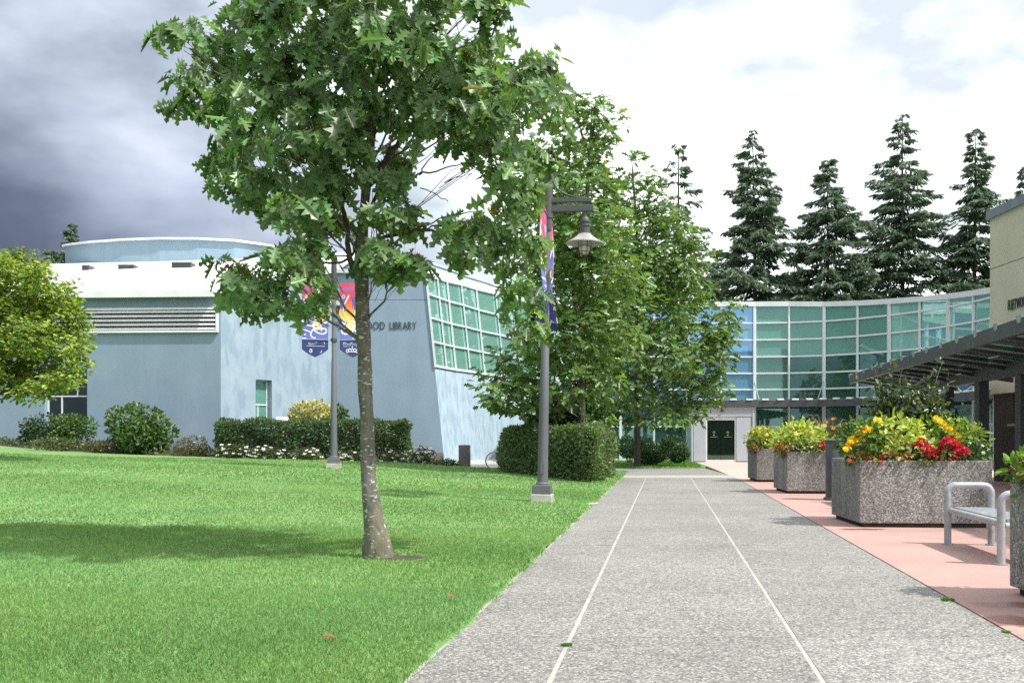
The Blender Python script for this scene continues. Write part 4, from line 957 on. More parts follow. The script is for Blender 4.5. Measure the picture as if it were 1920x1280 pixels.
# ------------------------------------------------------------------ trees
def curve_pts(p, q, n=6, lift=0.0, wob=0.06):
    p, q = Vector(p), Vector(q); d = (q - p).length; out = []
    mid = (p + q) / 2 + Vector((0, 0, lift * d))
    for i in range(n + 1):
        t = i / n; b = p * (1 - t) ** 2 + mid * 2 * t * (1 - t) + q * t * t
        if 0 < i < n: b += Vector(rng.normal(size=3)) * wob * d / n
        out.append(b)
    return out
def nearest_on(path, z):
    for a, b in zip(path[:-1], path[1:]):
        if a.z <= z <= b.z: return a.lerp(b, (z - a.z) / max(1e-6, b.z - a.z))
    return path[0] if z < path[0].z else path[-1]
def make_tree(name, label, cat, trunk, radii, blobs, Y0, dens, leafsz, per, tmpl, col, var, bark, leafm, depth=(0.5, 0.95), spread=1.1, ros=0.12, droop=(-0.9, 0.15), alt=None, pa=0.0, single=0, group=None, minz=2.3, dupe=True, rr=0.030, twigs=True, smooth_trunk=True, fan=0.5):
    base = trunk[0]
    t = thing(name, label, cat, base, 0, group)
    path = [Vector(p) for p in trunk]
    # finer trunk with small bumps
    P = []; RR = []
    for i in range(len(path) - 1):
        for k in range(3):
            f = k / 3; P.append(path[i].lerp(path[i + 1], f) + Vector(rng.normal(size=3)) * radii[i] * .06); RR.append((radii[i] * (1 - f) + radii[i + 1] * f) * (1 + .06 * rng.normal()))
    P.append(path[-1]); RR.append(radii[-1]); P[0] = P[0] - Vector((0, 0, .12))
    MB().tube(P, RR, 16).build('trunk', bark, t, smooth=True, world=True)
    bm = MB(); centers = []
    for bl in blobs:
        px, py, rx, ry = bl[:4]; dy = bl[4] if len(bl) > 4 else None
        reps = 2 if (dupe and rx * ry > 3000 and dy is None) else 1
        for k in range(reps):
            off = (rng.uniform(*depth) * (1 if k else -1) * spread) if dy is None else dy
            if reps == 1 and dy is None: off = rng.uniform(-1, 1) * depth[1] * .8 * spread
            Yc = Y0 + off; s = Yc / F
            centers.append((at(px, py, Yc), rx * s, ry * s, max(.35 * rx * s, rng.uniform(*depth) * .75)))
    pos = []; ctr = []
    for k_, (c, rx, ry, rd) in enumerate(centers):
        hd = math.hypot(c.x - path[-1].x, c.y - Y0); z0 = max(minz, c.z - .55 * hd - .3)
        st = nearest_on(path, min(z0, path[-1].z - .1))
        pl = curve_pts(st, c, 6, .06, .10); r0 = .62 * min(rr, .008 + .018 * (c - st).length * rr / .03)
        bare_gap = single and c.x > xa(800, Y0) and c.z < za(250, Y0)     # the oak's right side hangs from its own modelled limbs
        if (k_ % 3 == 0 or rr > .028) and not bare_gap: bm.tube(pl, [r0 * (1 - .75 * i / 6) for i in range(7)], 6, caps=False)
        n = max(5, int(dens * math.pi * rx * ry + 3)); q = in_ball(n, .15) * np.array([rx, rd, ry]); q += np.array(c)
        pos.append(q); ctr.append(np.repeat(np.array(c)[None], n, 0))
        if twigs and not bare_gap:
            for k in range(min(n, 5)): bm.tube(curve_pts(pl[int(rng.integers(2, 7))], Vector(q[k]), 3, .05, .15), [r0 * .32, r0 * .25, r0 * .2, r0 * .12], 4, caps=False)
    tag(bm.build('branch', bark, t, smooth=True, world=True), kind='stuff')
    pos = np.concatenate(pos); ctr = np.concatenate(ctr); n = len(pos)
    pos = np.repeat(pos, per, 0); out = np.repeat(unit(pos[::per] - ctr + 1e-3), per, 0)
    N_ = len(pos); az = rng.random(N_) * 2 * math.pi; el = rng.uniform(*droop, N_)
    d = np.stack([np.cos(az), np.sin(az), el], 1) + out * fan; d = unit(d)
    rad = pos - np.array([base[0], base[1], 0]); rad[:, 2] = 0; rad = unit(rad)
    nr = unit(np.stack([0 * az, 0 * az, .75 + 0 * az], 1) + .5 * rng.normal(size=(N_, 3)) + .45 * out + .45 * rad)
    sz = leafsz * (1 + .22 * rng.normal(size=N_)).clip(.5, 1.6)
    pp = pos + d * ros * rng.random((N_, 1)) + .25 * ros * rng.normal(size=(N_, 3))
    clump = np.repeat(1 + .14 * rng.normal(size=(n, 1)), per, 0)
    cc = colour(N_, col, var, alt, pa) * clump
    sel = np.zeros(N_, bool)
    if single:
        # the leaves that show largest in the photograph become objects of their own
        v = pp - np.array([0, 0, EYE]); dist = np.linalg.norm(v, axis=1); pxx = CX + F * pp[:, 0] / pp[:, 1]; pyy = HY - F * (pp[:, 2] - EYE) / pp[:, 1]
        side = unit(np.cross(nr, d)); nn = np.cross(d, side); facing = np.abs((nn * (v / dist[:, None])).sum(1))
        score = facing * sz / dist - np.where((pxx < 20) | (pxx > 1900) | (pyy < 10) | (pyy > 1200), 9, 0) - .0015 * (pp[:, 1] - Y0)
        sel[np.argsort(-score)[:single]] = True
    V = leaf_arrays(tmpl, pp[~sel], d[~sel], nr[~sel], sz[~sel])
    crown = leaf_mesh('crown', [(tmpl, V, cc[~sel])], leafm, t, base)
    if single:
        crown['kind'] = 'stuff'
        lm = []
        for k in range(6):
            me = bpy.data.meshes.new('leaf'); me.from_pydata([tuple(v) for v in tmpl[0]], [], tmpl[1]); me.update()
            a = me.attributes.new('Col', 'FLOAT_COLOR', 'POINT'); c = np.clip(np.array(col) * (0.8 + .09 * k), 0, 1)
            a.data.foreach_set('color', np.tile(np.append(c, 1), len(tmpl[0])).astype(np.float32)); me.materials.append(leafm); lm.append(me)
        for i, k in enumerate(np.nonzero(sel)[0]):
            D = d[k]; s_ = np.cross(nr[k], D); s_ /= np.linalg.norm(s_); nn = np.cross(D, s_)
            o = bpy.data.objects.new('leaf', lm[i % 6]); COL.objects.link(o); o.parent = crown
            Mx = Matrix(((D[0] * sz[k], s_[0] * sz[k], nn[0] * sz[k], pp[k][0] - base[0]), (D[1] * sz[k], s_[1] * sz[k], nn[1] * sz[k], pp[k][1] - base[1]), (D[2] * sz[k], s_[2] * sz[k], nn[2] * sz[k], pp[k][2] - base[2]), (0, 0, 0, 1)))
            o.matrix_local = Mx
    return t

# the young red oak on the near lawn
YA = 10.6
TA = [(709, 1046), (701, 985), (693, 900), (688, 800), (684, 700), (680, 600), (677, 500), (681, 410), (690, 320), (699, 230), (704, 140), (700, 40), (704, -60), (706, -150)]
tr = [at(x, y, YA) for x, y in TA]; tr[0].z = float(hh(tr[0].x, YA)); tr[0].x += .01
RA = [v / 176 for v in (33, 19.5, 15, 13.8, 13.5, 13.5, 12.5, 10, 8.5, 7.5, 6, 4.5, 3, 1.5)]
BA = [(345, 95, 42, 32), (345, 170, 34, 26), (400, 60, 45, 40), (410, 130, 60, 45), (430, 205, 60, 45), (385, 175, 45, 40), (480, 70, 70, 55), (490, 150, 70, 50), (410, 275, 38, 40), (470, 270, 70, 60), (425, 335, 38, 28), (500, 340, 60, 45),
      (560, 40, 70, 55), (570, 130, 75, 60), (560, 220, 75, 60), (560, 300, 70, 50), (570, 385, 70, 45), (610, 350, 60, 45), (620, 430, 50, 40), (640, 60, 70, 55), (640, 160, 65, 60), (640, 260, 60, 60), (700, 30, 70, 50), (700, 120, 60, 50), (690, 210, 50, 45),
      (760, 40, 70, 50), (770, 120, 70, 55), (760, 195, 60, 45), (830, 50, 60, 50), (830, 130, 75, 60), (830, 215, 70, 50), (890, 110, 60, 50), (885, 190, 70, 55), (930, 150, 60, 60), (950, 220, 60, 55), (990, 120, 55, 45), (1020, 130, 35, 35), (1010, 200, 50, 50), (900, 265, 60, 35), (960, 285, 60, 45), (1000, 275, 36, 38),
      (900, 10, 55, 45), (935, 25, 26, 24), (735, 345, 45, 26), (710, 400, 50, 32), (760, 395, 30, 24), (720, 300, 40, 32),
      (880, 400, 40, 34), (915, 440, 48, 45), (870, 450, 28, 26), (950, 370, 50, 45), (970, 430, 48, 46), (975, 330, 40, 40), (970, 500, 42, 42), (990, 560, 38, 34), (985, 610, 24, 18), 
      (440, 500, 34, 24), (425, 525, 22, 16), (470, 535, 34, 22), (520, 510, 48, 30), (560, 540, 45, 26), (500, 560, 26, 14), (582, 492, 34, 24), (570, 455, 42, 28), (545, 475, 30, 24),
      (720, 485, 34, 26), (760, 500, 34, 20), (715, 455, 30, 20), (785, 488, 14, 12), (470, -20, 70, 50), (560, -70, 80, 60), (660, -60, 80, 60), (760, -60, 80, 60), (860, -50, 70, 50), (620, -150, 80, 60), (740, -150, 80, 60), (680, -230, 70, 50)]
oak = make_tree('red_oak_tree', 'young oak with lobed drooping leaves and a lichen spotted trunk, alone on the near lawn', 'tree', tr, RA, BA, YA, 17, .195, 9, T_OAK, (0.145, 0.26, 0.10), .30, M_bark, M_leaf,
                depth=(0.45, 1.0), ros=.085, droop=(-1.7, -.05), alt=(0.16, 0.13, 0.02), pa=.012, single=300, fan=.25, rr=.026)
# bare twigs in the gap on the right and the low limb
bm = MB()
def px_limb(pp, r0, r1, dy0=0, dy1=0, n=8):
    c = [at(x, y, YA + dy0 + (dy1 - dy0) * i / (len(pp) - 1)) for i, (x, y) in enumerate(pp)]; q = []
    for i in range(len(c) - 1):                    # a smooth curve through the points, slightly knobbly
        a, b, d, e_ = c[max(i - 1, 0)], c[i], c[i + 1], c[min(i + 2, len(c) - 1)]
        for k in range(4):
            t = k / 4; p = .5 * ((2 * b) + (d - a) * t + (2 * a - 5 * b + 4 * d - e_) * t * t + (3 * b - a - 3 * d + e_) * t ** 3)
            q.append(p + (Vector(rng.normal(size=3)) * .008 if (i or k) else Vector((0, 0, 0))))
    q.append(c[-1])
    bm.tube(q, [r0 + (r1 - r0) * i / (len(q) - 1) for i in range(len(q))], n, caps=False)
px_limb([(692, 345), (722, 300), (752, 262), (785, 215), (820, 160), (850, 110)], .042, .012, 0, -.3)
px_limb([(678, 470), (705, 448), (745, 440), (790, 432), (830, 438), (880, 470), (920, 505)], .024, .008, 0, -.4)
px_limb([(790, 432), (820, 425), (870, 425), (900, 410)], .011, .006, -.2, -.3, 5); px_limb([(750, 440), (800, 420), (850, 402), (905, 395)], .009, .005, -.1, -.3, 5)
px_limb([(735, 372), (780, 330), (830, 318), (880, 305)], .013, .006, 0, .2, 5); px_limb([(786, 328), (800, 305), (830, 280)], .009, .004, 0, .1, 5); px_limb([(788, 352), (815, 362), (840, 378)], .006, .004, 0, 0, 4)
px_limb([(686, 400), (735, 372)], .016, .013, 0, 0, 6)
px_limb([(672, 465), (640, 490), (590, 495), (540, 515), (470, 535)], .016, .006, 0, -.3, 6); px_limb([(660, 480), (600, 478), (560, 500)], .010, .005, 0, .3, 5)
px_limb([(664, 520), (652, 470), (646, 400), (610, 310), (560, 230), (500, 150)], .034, .009, 0, -.2); px_limb([(655, 440), (600, 380), (520, 300), (450, 240)], .022, .007, 0, -.5, 6)
px_limb([(680, 420), (720, 330), (735, 260), (760, 180)], .022, .008, 0, .4, 6)
tag(bm.build('branch', M_bark2, oak, smooth=True, world=True), kind='stuff')
soil = MB().lathe([(.30, -.02), (.28, .002), (.2, .008), (.01, .012)], 22).xform(lambda x, y, z: (tr[0].x + .17 + x * (1.2 + .15 * math.sin(9 * y)), YA + y * .75, float(hh(tr[0].x + .17 + x, YA)) + z + .004)).build('bare_soil', M_soil, smooth=True); tag(soil, kind='structure')

# oaks beside the glass hall
def gz_(x, Y): return float(hh(x, Y)) if Y < 38 else 0.0
Yb = 33.5
TB = [(1092, 858), (1090, 780), (1088, 700), (1092, 600), (1096, 500), (1100, 400), (1104, 300), (1110, 210)]
trb = [at(x, y, Yb) for x, y in TB]; trb[0].z = gz_(trb[0].x, Yb)
BB = [(1120, 215, 26, 26), (1145, 235, 26, 26), (1080, 235, 40, 40), (1060, 190, 20, 26), (1120, 275, 34, 34), (1060, 300, 55, 50), (1020, 360, 55, 55), (1085, 370, 70, 55), (1130, 330, 22, 30), (1110, 440, 80, 60), (1040, 450, 70, 60), (1035, 520, 45, 50), (1070, 540, 85, 65), (1140, 520, 70, 60),
      (1025, 620, 45, 50), (1060, 640, 90, 60), (1140, 620, 70, 60), (945, 690, 42, 34), (930, 735, 36, 26), (985, 705, 60, 45), (1060, 720, 80, 45), (1000, 765, 50, 30), (1120, 700, 60, 50), (960, 745, 40, 30), (1090, 770, 60, 26)]
make_tree('oak_tree', 'tall loose oak right behind the walkside lamp post', 'tree', trb, [.16, .14, .13, .12, .10, .08, .05, .02], BB, Yb, 10.5, .27, 9, T_OAKS, (0.135, 0.245, 0.068), .26, M_bark2, M_leaf, depth=(.8, 1.9), ros=.28, droop=(-.7, .3), alt=(.12, .19, .03), pa=.1, group='oaks beside the glass hall', rr=.06, minz=1.9)
Yb = 43.5
TB = [(1195, 862), (1195, 780), (1194, 700), (1196, 620), (1196, 520), (1194, 430), (1188, 350), (1184, 295)]
trb = [at(x, y, Yb) for x, y in TB]; trb[0].z = 0.02
BB = [(1185, 318, 13, 24), (1270, 425, 34, 38), (1140, 405, 38, 38), (1312, 470, 22, 28), (1150, 772, 48, 24), (1240, 782, 48, 18), (1205, 340, 20, 22), (1180, 375, 34, 36), (1235, 390, 22, 36), (1215, 430, 50, 45), (1165, 450, 45, 45), (1250, 465, 48, 48), (1290, 500, 26, 40), (1200, 510, 70, 50), (1265, 540, 60, 50), (1160, 560, 60, 50), (1300, 555, 32, 40), (1225, 590, 70, 50),
      (1300, 625, 55, 45), (1345, 605, 40, 34), (1370, 580, 18, 20), (1360, 650, 32, 40), (1330, 690, 45, 34), (1250, 670, 75, 50), (1180, 660, 60, 50), (1290, 735, 60, 34), (1225, 735, 60, 30), (1170, 735, 55, 34), (1345, 735, 22, 22), (1300, 775, 30, 16), (1130, 690, 40, 40)]
make_tree('oak_tree', 'oak just left of the automatic door, its crown before the blue panes', 'tree', trb, [.15, .13, .12, .11, .09, .07, .04, .015], BB, Yb, 9.5, .29, 9, T_OAKS, (0.12, 0.225, 0.064), .26, M_bark2, M_leaf, depth=(.9, 2.2), ros=.30, droop=(-.7, .3), alt=(.11, .17, .03), pa=.1, group='oaks beside the glass hall', rr=.055, minz=2.0)
# yellow green tree at the left edge
Yc = 33.0
TC = [(-28, 850), (-26, 770), (-22, 710), (-10, 640), (5, 570), (15, 500)]
trc = [at(x, y, Yc) for x, y in TC]; trc[0].z = gz_(trc[0].x, Yc)
BC = [(10, 490, 34, 24), (45, 495, 40, 26), (-30, 510, 50, 40), (70, 520, 34, 26), (20, 535, 60, 36), (-70, 560, 60, 50), (60, 560, 52, 34), (110, 560, 26, 26), (125, 545, 16, 18), (0, 590, 60, 40), (100, 600, 48, 36), (140, 605, 26, 26), (50, 630, 60, 40), (-60, 640, 70, 50), (110, 645, 50, 30), (150, 650, 20, 26), (20, 680, 60, 36), (80, 690, 55, 28), (130, 690, 34, 18), (60, 720, 40, 14), (-40, 700, 50, 30), (100, 715, 24, 12), (65, 735, 34, 14), (125, 715, 30, 14), (20, 725, 40, 18)]
make_tree('maple_tree', 'small yellow green tree at the left edge before the blue wall', 'tree', trc, [.14, .12, .11, .09, .06, .03], BC, Yc, 48, .15, 12, T_OVAL, (0.28, 0.36, 0.055), .22, M_bark2, M_lime, depth=(.6, 1.6), ros=.22, droop=(-.8, .3), alt=(.11, .20, .03), pa=.3, rr=.05, minz=2.5)

# ------------------------------------------------------------------ conifers
def conifer(label, px, top, Y, width, seed, dens=1.0, bare=0.0, basepx=None, lean=0.0, green=(0.118, 0.18, 0.112), bot=560, zlow=2.5):
    r = np.random.default_rng(seed); s = Y / F
    x = xa(px, Y); H = za(top, Y); Rm = width * s / 2
    t = thing('conifer', label, 'tree', (x, Y, 0), 0, 'conifers behind the buildings')
    ax = lambda z: np.array([lean * (z / H) ** 2 * H, 0, z])
    MB().tube([ax(z) for z in np.linspace(-.1, H, 12)], [.34 * (1 - .95 * k / 11) for k in range(12)], 8).build('trunk', M_bark2, t, smooth=True)
    limb = MB(); pos = []; dr = []; nr = []; sz = []
    z = max(zlow, H * .10)
    k = 0
    while z < H - .15:
        f = (H - z) / H; L0 = Rm * min(1.0, (f / .62) ** .78) * 1.05
        nb = 5 if f > .1 else 4
        for b in range(nb):
            if r.random() < .12: continue
            if r.random() < bare * (1.2 - f): continue
            L = L0 * r.uniform(.35, 1.15) * (1.3 if r.random() < .10 else 1) + .1
            a = r.random() * 2 * math.pi; o = ax(min(H - .1, z + r.uniform(-.5, .5))); rise = r.uniform(-.10, .28) if f < .55 else r.uniform(-.35, .10)
            h = np.array([math.cos(a), math.sin(a), 0]); side = np.array([-h[1], h[0], 0])
            q = lambda u: o + h * L * u + np.array([0, 0, 1]) * (rise * L * u - .26 * L * u * u + .16 * L * u ** 3.0)
            limb.tube([q(u) for u in (0, .35, .7, 1)], [.05 * (.25 + f), .035 * (.25 + f), .02 * (.25 + f), .008], 4, caps=False)
            m = int(dens * (12 + 50 * L)); u = r.uniform(.10, 1, m) ** .8
            P = np.array([q(w) for w in u]); wd = .30 * L * (1 - u) + .12 + .05 * L
            sgn = r.choice([-1, 1], m); sl_ = r.random(m)
            P = P + side * (sgn * sl_ * wd)[:, None] + h * (sl_ * wd * .7)[:, None] + np.array([0, 0, -1]) * (sl_ ** 2 * wd * .5)[:, None] + r.normal(size=(m, 3)) * .05
            D = unit(side[None] * (sgn * r.uniform(.2, 1, m))[:, None] + h[None] * r.uniform(.4, 1.0, m)[:, None] + np.array([0, 0, -1])[None] * r.uniform(.1, .9, m)[:, None])
            pos.append(P); dr.append(D); nr.append(np.array([0, 0, .45])[None] + .5 * h[None] + .75 * r.normal(size=(m, 3))); sz.append(r.uniform(.24, .56, m) * (.80 + .4 * f))
        z += r.uniform(.20, .44) * (1 + .6 * bare); k += 1
    tag(limb.build('limb', M_bark2, t), kind='stuff')
    pos, dr, nr, sz = map(np.concatenate, (pos, dr, nr, sz))
    c = np.clip(np.array(green)[None] * (1 + .28 * r.normal(size=(len(pos), 1))), .004, 1)
    leaf_mesh('crown', [(T_NEEDLE, leaf_arrays(T_NEEDLE, pos, dr, nr, sz, sz * 1.15), c)], M_needle, t)
    return t
conifer('sparse topped conifer nearest the oaks, thin twigs at its tip', 1272, 262, 78, 175, 21, .8, .5)
conifer('broad bent topped conifer, second from the oaks behind the glass hall', 1418, 245, 80, 230, 22, 1.35, .12, lean=-.012)
conifer('shorter dense conifer in the middle of the row behind the glass hall', 1552, 292, 80, 235, 23, 1.35, .05)
conifer('tallest conifer of the row with a long narrow tip', 1692, 212, 82, 235, 24, 1.15, .20)
conifer('conifer with a pointed full top just left of the beige building', 1826, 238, 80, 180, 25, 1.25, .12, lean=.006)
conifer('conifer peeping over the sloping cap of the beige building', 1925, 305, 74, 120, 26, 1.0, .05)
conifer('small conifer behind the left end of the blue upper storey', 134, 418, 95, 130, 27, 2.2, .0)
conifer('lower conifer between the yellow green tree and the upper storey', 98, 468, 92, 120, 28, 2.2, .0)
for k, (px, top, w) in enumerate(((1345, 470, 150), (1490, 480, 170), (1620, 505, 160), (1240, 480, 150))):
    conifer(('dark low conifer filling the gap right of the oaks', 'dark low conifer between the broad and the dense conifer', 'dark low conifer between the dense and the tallest conifer', 'dark low conifer seen through the oak crowns')[k], px, top, 88, w, 40 + k, 1.0, .03)

# ------------------------------------------------------------------ hedges and shrubs
def hedge(label, poly, z0, z1, n_m2, leaf, col, var=.3, rnd=.22, alt=None, pa=0.0, group=None):
    c0 = Vector((sum(p[0] for p in poly) / 4, sum(p[1] for p in poly) / 4, z0))
    t = thing('hedge', label, 'hedge', c0, 0, group)
    P = [Vector((p[0], p[1], 0)) for p in poly]; pos = []; nr = []
    H = z1 - z0
    for i in range(4):
        a, b = P[i], P[(i + 1) % 4]; L = (b - a).length; n = int(L * H * n_m2); nn = Vector((b.y - a.y, a.x - b.x, 0)).normalized()
        if nn.dot((a + b) / 2 - Vector((c0.x, c0.y, 0))) < 0: nn = -nn
        u, w = rng.random(n), rng.random(n) ** .9
        q = np.array(a)[None] + np.array(b - a)[None] * u[:, None]; q[:, 2] = z0 + .03 + w * (H - .03); pos.append(q); nr.append(np.repeat(np.array(nn)[None], n, 0))
    area = ((P[1] - P[0]).cross(P[3] - P[0])).length; n = int(area * n_m2); u, w = rng.random(n), rng.random(n)
    q = (np.array(P[0])[None] * ((1 - u) * (1 - w))[:, None] + np.array(P[1])[None] * (u * (1 - w))[:, None] + np.array(P[2])[None] * (u * w)[:, None] + np.array(P[3])[None] * ((1 - u) * w)[:, None]); q[:, 2] = z1
    pos.append(q); nr.append(np.repeat(np.array([[0, 0, 1.0]]), n, 0))
    pos, nr = np.concatenate(pos), np.concatenate(nr)
    # round the edges: pull towards the inner box when near two faces
    ctr = np.array([c0.x, c0.y]); d = pos[:, :2] - ctr; zz = (pos[:, 2] - z0) / H
    sh = np.where(zz > 1 - rnd / H, ((zz - (1 - rnd / H)) / (rnd / H)) ** 2 * rnd * .55, 0)
    pos[:, :2] -= unit(d) * sh[:, None]
    e = np.zeros(len(pos))
    for i in range(4):
        a = np.array(P[i])[:2]; e = np.maximum(e, np.clip(1 - np.linalg.norm(pos[:, :2] - a, axis=1) / (rnd * 1.7), 0, 1))
    pos[:, :2] -= unit(d) * (e ** 1.6 * rnd * .8)[:, None]; top = nr[:, 2] > .5
    pos[:, 2] -= np.where(top, e * rnd * .5, 0)
    lump = .05 * np.sin(pos[:, 0] * 3.1 + 1.3 * pos[:, 2] * 3) + .05 * np.sin(pos[:, 1] * 2.7 + pos[:, 0] * 1.9) + .04 * np.sin(pos[:, 2] * 6 + pos[:, 0] * 4)
    pos += nr * (lump + rng.normal(size=len(pos)) * .035 - .24 * rng.random(len(pos)) ** 1.5)[:, None]
    N_ = len(pos); dd = unit(nr * .5 + rng.normal(size=(N_, 3)) * .7 + np.array([0, 0, .25])); fn = unit(nr + rng.normal(size=(N_, 3)) * .55 + np.array([0, 0, .35]))
    V = leaf_arrays(T_OVAL, pos, dd, fn, leaf * (1 + .25 * rng.normal(size=N_)).clip(.5, 1.7))
    patch = 1 + .12 * np.sin(pos[:, 0:1] * 1.7 + pos[:, 2:3] * 2.3)
    leaf_mesh('foliage', [(T_OVAL, V, colour(N_, col, var, alt, pa) * patch)], M_leaf, t, c0)
    b = []
    for i in range(4):
        e1 = (P[i - 1] - P[i]).normalized(); e2 = (P[(i + 1) % 4] - P[i]).normalized(); q = P[i] + (e1 + e2) * .45; b.append((q.x, q.y))
    MB().prism([(x - c0.x, y - c0.y) for x, y in b], .08, H - .35).build('inner_twigs', M_bark2, t)
    for f in (.15, .4, .65, .88):
        p = P[0].lerp(P[1], f); p = p.lerp(Vector((c0.x, c0.y, 0)), .2); MB().tube([(p.x - c0.x, p.y - c0.y, -.1), (p.x - c0.x + .05, p.y - c0.y, .4)], .03, 6).build('stem', M_bark2, t)
    return t
Apt = Vector((xa(1112, 27.6), 27.6, 0)); Bpt = Vector((xa(928, 34.6), 34.6, 0)); Cpt = Vector((xa(1158, 33.2), 33.2, 0)); Dpt = Bpt + (Cpt - Apt)
hedge('clipped boxy hedge behind the walkside lamp post, nearest to the walk', [Bpt, Apt, Cpt, Dpt], 0.02, 1.62, 850, .085, (0.11, 0.185, 0.068), .3, .45, alt=(.11, .14, .045), pa=.14)
z_ = .42
hedge('long low clipped hedge along the blue wall behind the oak trunk', [(xa(406, 39.6), 39.6), (xa(770, 39.6), 39.6), (xa(765, 41.6), 41.6), (xa(404, 41.6), 41.6)], .30, 1.95, 640, .095, (0.072, 0.135, 0.055), .3, .25, alt=(.09, .12, .04), pa=.07)

def mound(name, label, px, py, w, h, Y, z0, leaf, n, col, var=.28, alt=None, pa=0.0, tmpl=T_OVAL, group=None, flowers=None, lumps=7, cat='shrub', leafm=None, depthf=.8, up=.35, stems=5, fsz=.05):
    s = Y / F; c = at(px, py, Y); rx, rz, rd = w * s / 2, h * s / 2, w * s / 2 * depthf
    base = Vector((c.x, Y, z0)); t = thing(name, label, cat, base, 0, group)
    cs = [(np.array(c), np.array([rx * .8, rd * .8, rz * .9]))] + [(np.array(c) + rdir(1)[0] * np.array([rx, rd, rz]) * .5, np.array([rx, rd, rz]) * rng.uniform(.4, .58)) for _ in range(lumps)]
    ns = np.array([k[1][0] * k[1][2] for k in cs]); ns = (n * ns / ns.sum()).astype(int); pos = []; nr = []
    for (cc, rr), m in zip(cs, ns):
        u = rdir(m); rad = 1 - .30 * rng.random((m, 1)) ** 2; pos.append(cc + u * rr * rad); nr.append(u)
    pos, nr = np.concatenate(pos), np.concatenate(nr); ok = pos[:, 2] > z0 + .02; pos, nr = pos[ok], nr[ok]; N_ = len(pos)
    dd = unit(nr * .8 + rng.normal(size=(N_, 3)) * .65 + np.array([0, 0, .1])); fn = unit(nr * .8 + rng.normal(size=(N_, 3)) * .5 + np.array([0, 0, up + .2]))
    V = leaf_arrays(tmpl, pos, dd, fn, leaf * (1 + .25 * rng.normal(size=N_)).clip(.5, 1.7))
    leaf_mesh('foliage', [(tmpl, V, colour(N_, col, var, alt, pa))], leafm or M_leaf, t, base)
    if stems:
        sm = MB()
        for k in range(stems):
            a = rng.random() * 6.28; q = Vector((rx * .5 * math.cos(a), rd * .5 * math.sin(a), c.z - z0 + rz * .3))
            sm.tube([(q.x * .15, q.y * .15, -.08), (q.x * .5, q.y * .5, q.z * .45), q], [.03, .022, .008], 5)
        sm.build('stem', M_bark2, t)
    if flowers:
        col_, k = flowers; id_ = rng.choice(N_, k, replace=k > N_); P = pos[id_] + nr[id_] * .05
        arr = []
        for j in range(5):
            a = j * 1.2566; D = np.stack([np.cos(a) + 0 * P[:, 0], np.sin(a) + 0 * P[:, 0], .25 + 0 * P[:, 0]], 1) + .35 * nr[id_] + .2 * rng.normal(size=(k, 3)); arr.append((T_QUAD, leaf_arrays(T_QUAD, P, D, nr[id_] + np.array([0, -.5, .5]), np.full(k, fsz), np.full(k, fsz * 1.7)), colour(k, col_, .06)))
        o = leaf_mesh('blossom', arr, M_petal, t, base); o['kind'] = 'stuff'
    return t
mound('rhododendron', 'domed dark green shrub rising behind the clipped hedge by the walk', 1072, 800, 168, 100, 34.5, 0.0, .16, 4200, (0.048, 0.115, 0.032), alt=(.10, .18, .06), pa=.15)
mound('rhododendron', 'large round shrub against the blue wall left of the long hedge', 258, 806, 140, 104, 42.5, .55, .19, 3200, (0.070, 0.150, 0.035), alt=(.13, .20, .06), pa=.22)
mound('shrub', 'dark spreading shrub under the yellow green tree beside the recessed window', 85, 805, 110, 62, 45, .9, .14, 1700, (0.030, 0.075, 0.024))
mound('shrub', 'brighter round shrub before the recessed window at the left', 138, 808, 90, 66, 44, .8, .15, 1600, (0.070, 0.15, 0.035), alt=(.14, .2, .06), pa=.2)
mound('variegated_shrub', 'cream and yellow leaved shrub above the long hedge behind the lamp post', 588, 778, 96, 60, 46, .5, .15, 1300, (0.34, 0.34, 0.085), alt=(.58, .52, .24), pa=.45, leafm=M_lime)
mound('shrub', 'plain green shrub just right of the cream leaved one', 630, 782, 46, 56, 46.4, .5, .14, 700, (0.075, 0.16, 0.035))
mound('ground_cover', 'low sprawling grey green plants at the foot of the blue wall, far left', 110, 832, 150, 26, 42.5, .65, .09, 1300, (0.075, 0.125, 0.045), alt=(.16, .12, .06), pa=.2, flowers=((.7, .66, .64), 6), cat='plants')
mound('ground_cover', 'low reddish plants between the round shrub and the left shrubs', 188, 836, 70, 24, 42, .62, .09, 800, (0.11, 0.125, 0.05), alt=(.18, .10, .06), pa=.3, flowers=((.75, .6, .6), 3), cat='plants')
mound('rose_bush', 'straggly rose bush with white blooms left of the long hedge', 362, 836, 76, 42, 41, .5, .075, 1300, (0.085, 0.115, 0.045), alt=(.2, .09, .06), pa=.3, flowers=((.82, .79, .78), 18), cat='rose bush')
for k, (px, py, w, h, Y, nf, lb_) in enumerate(((435, 850, 76, 20, 38.9, 16, 'leftmost of the low white roses before the long hedge'), (500, 854, 80, 22, 38.7, 22, 'low white roses left of the far lamp post'), (570, 858, 80, 22, 38.6, 20, 'low white roses just behind the far lamp post'),
                                       (650, 862, 70, 20, 38.5, 16, 'low white roses left of the oak trunk'), (735, 864, 74, 24, 38.3, 24, 'low white roses right of the oak trunk'), (790, 862, 64, 40, 38.2, 30, 'white rose bush at the right end of the long hedge'), (835, 874, 60, 14, 38.0, 3, 'low green plants tapering off before the raked blue wall'))):
    mound('rose_bush', lb_, px, py - 4, w, h + 9, Y, float(np.interp(xa(px, Y) - K * Y, HX, HZ)) - .1, .07, 1100, (0.060, 0.105, 0.035), alt=(.14, .11, .05), pa=.2, flowers=((.86, .85, .82), int(nf * 1.6)), cat='rose bush', group='white roses along the long hedge', lumps=6, fsz=.085, depthf=.4, stems=3)
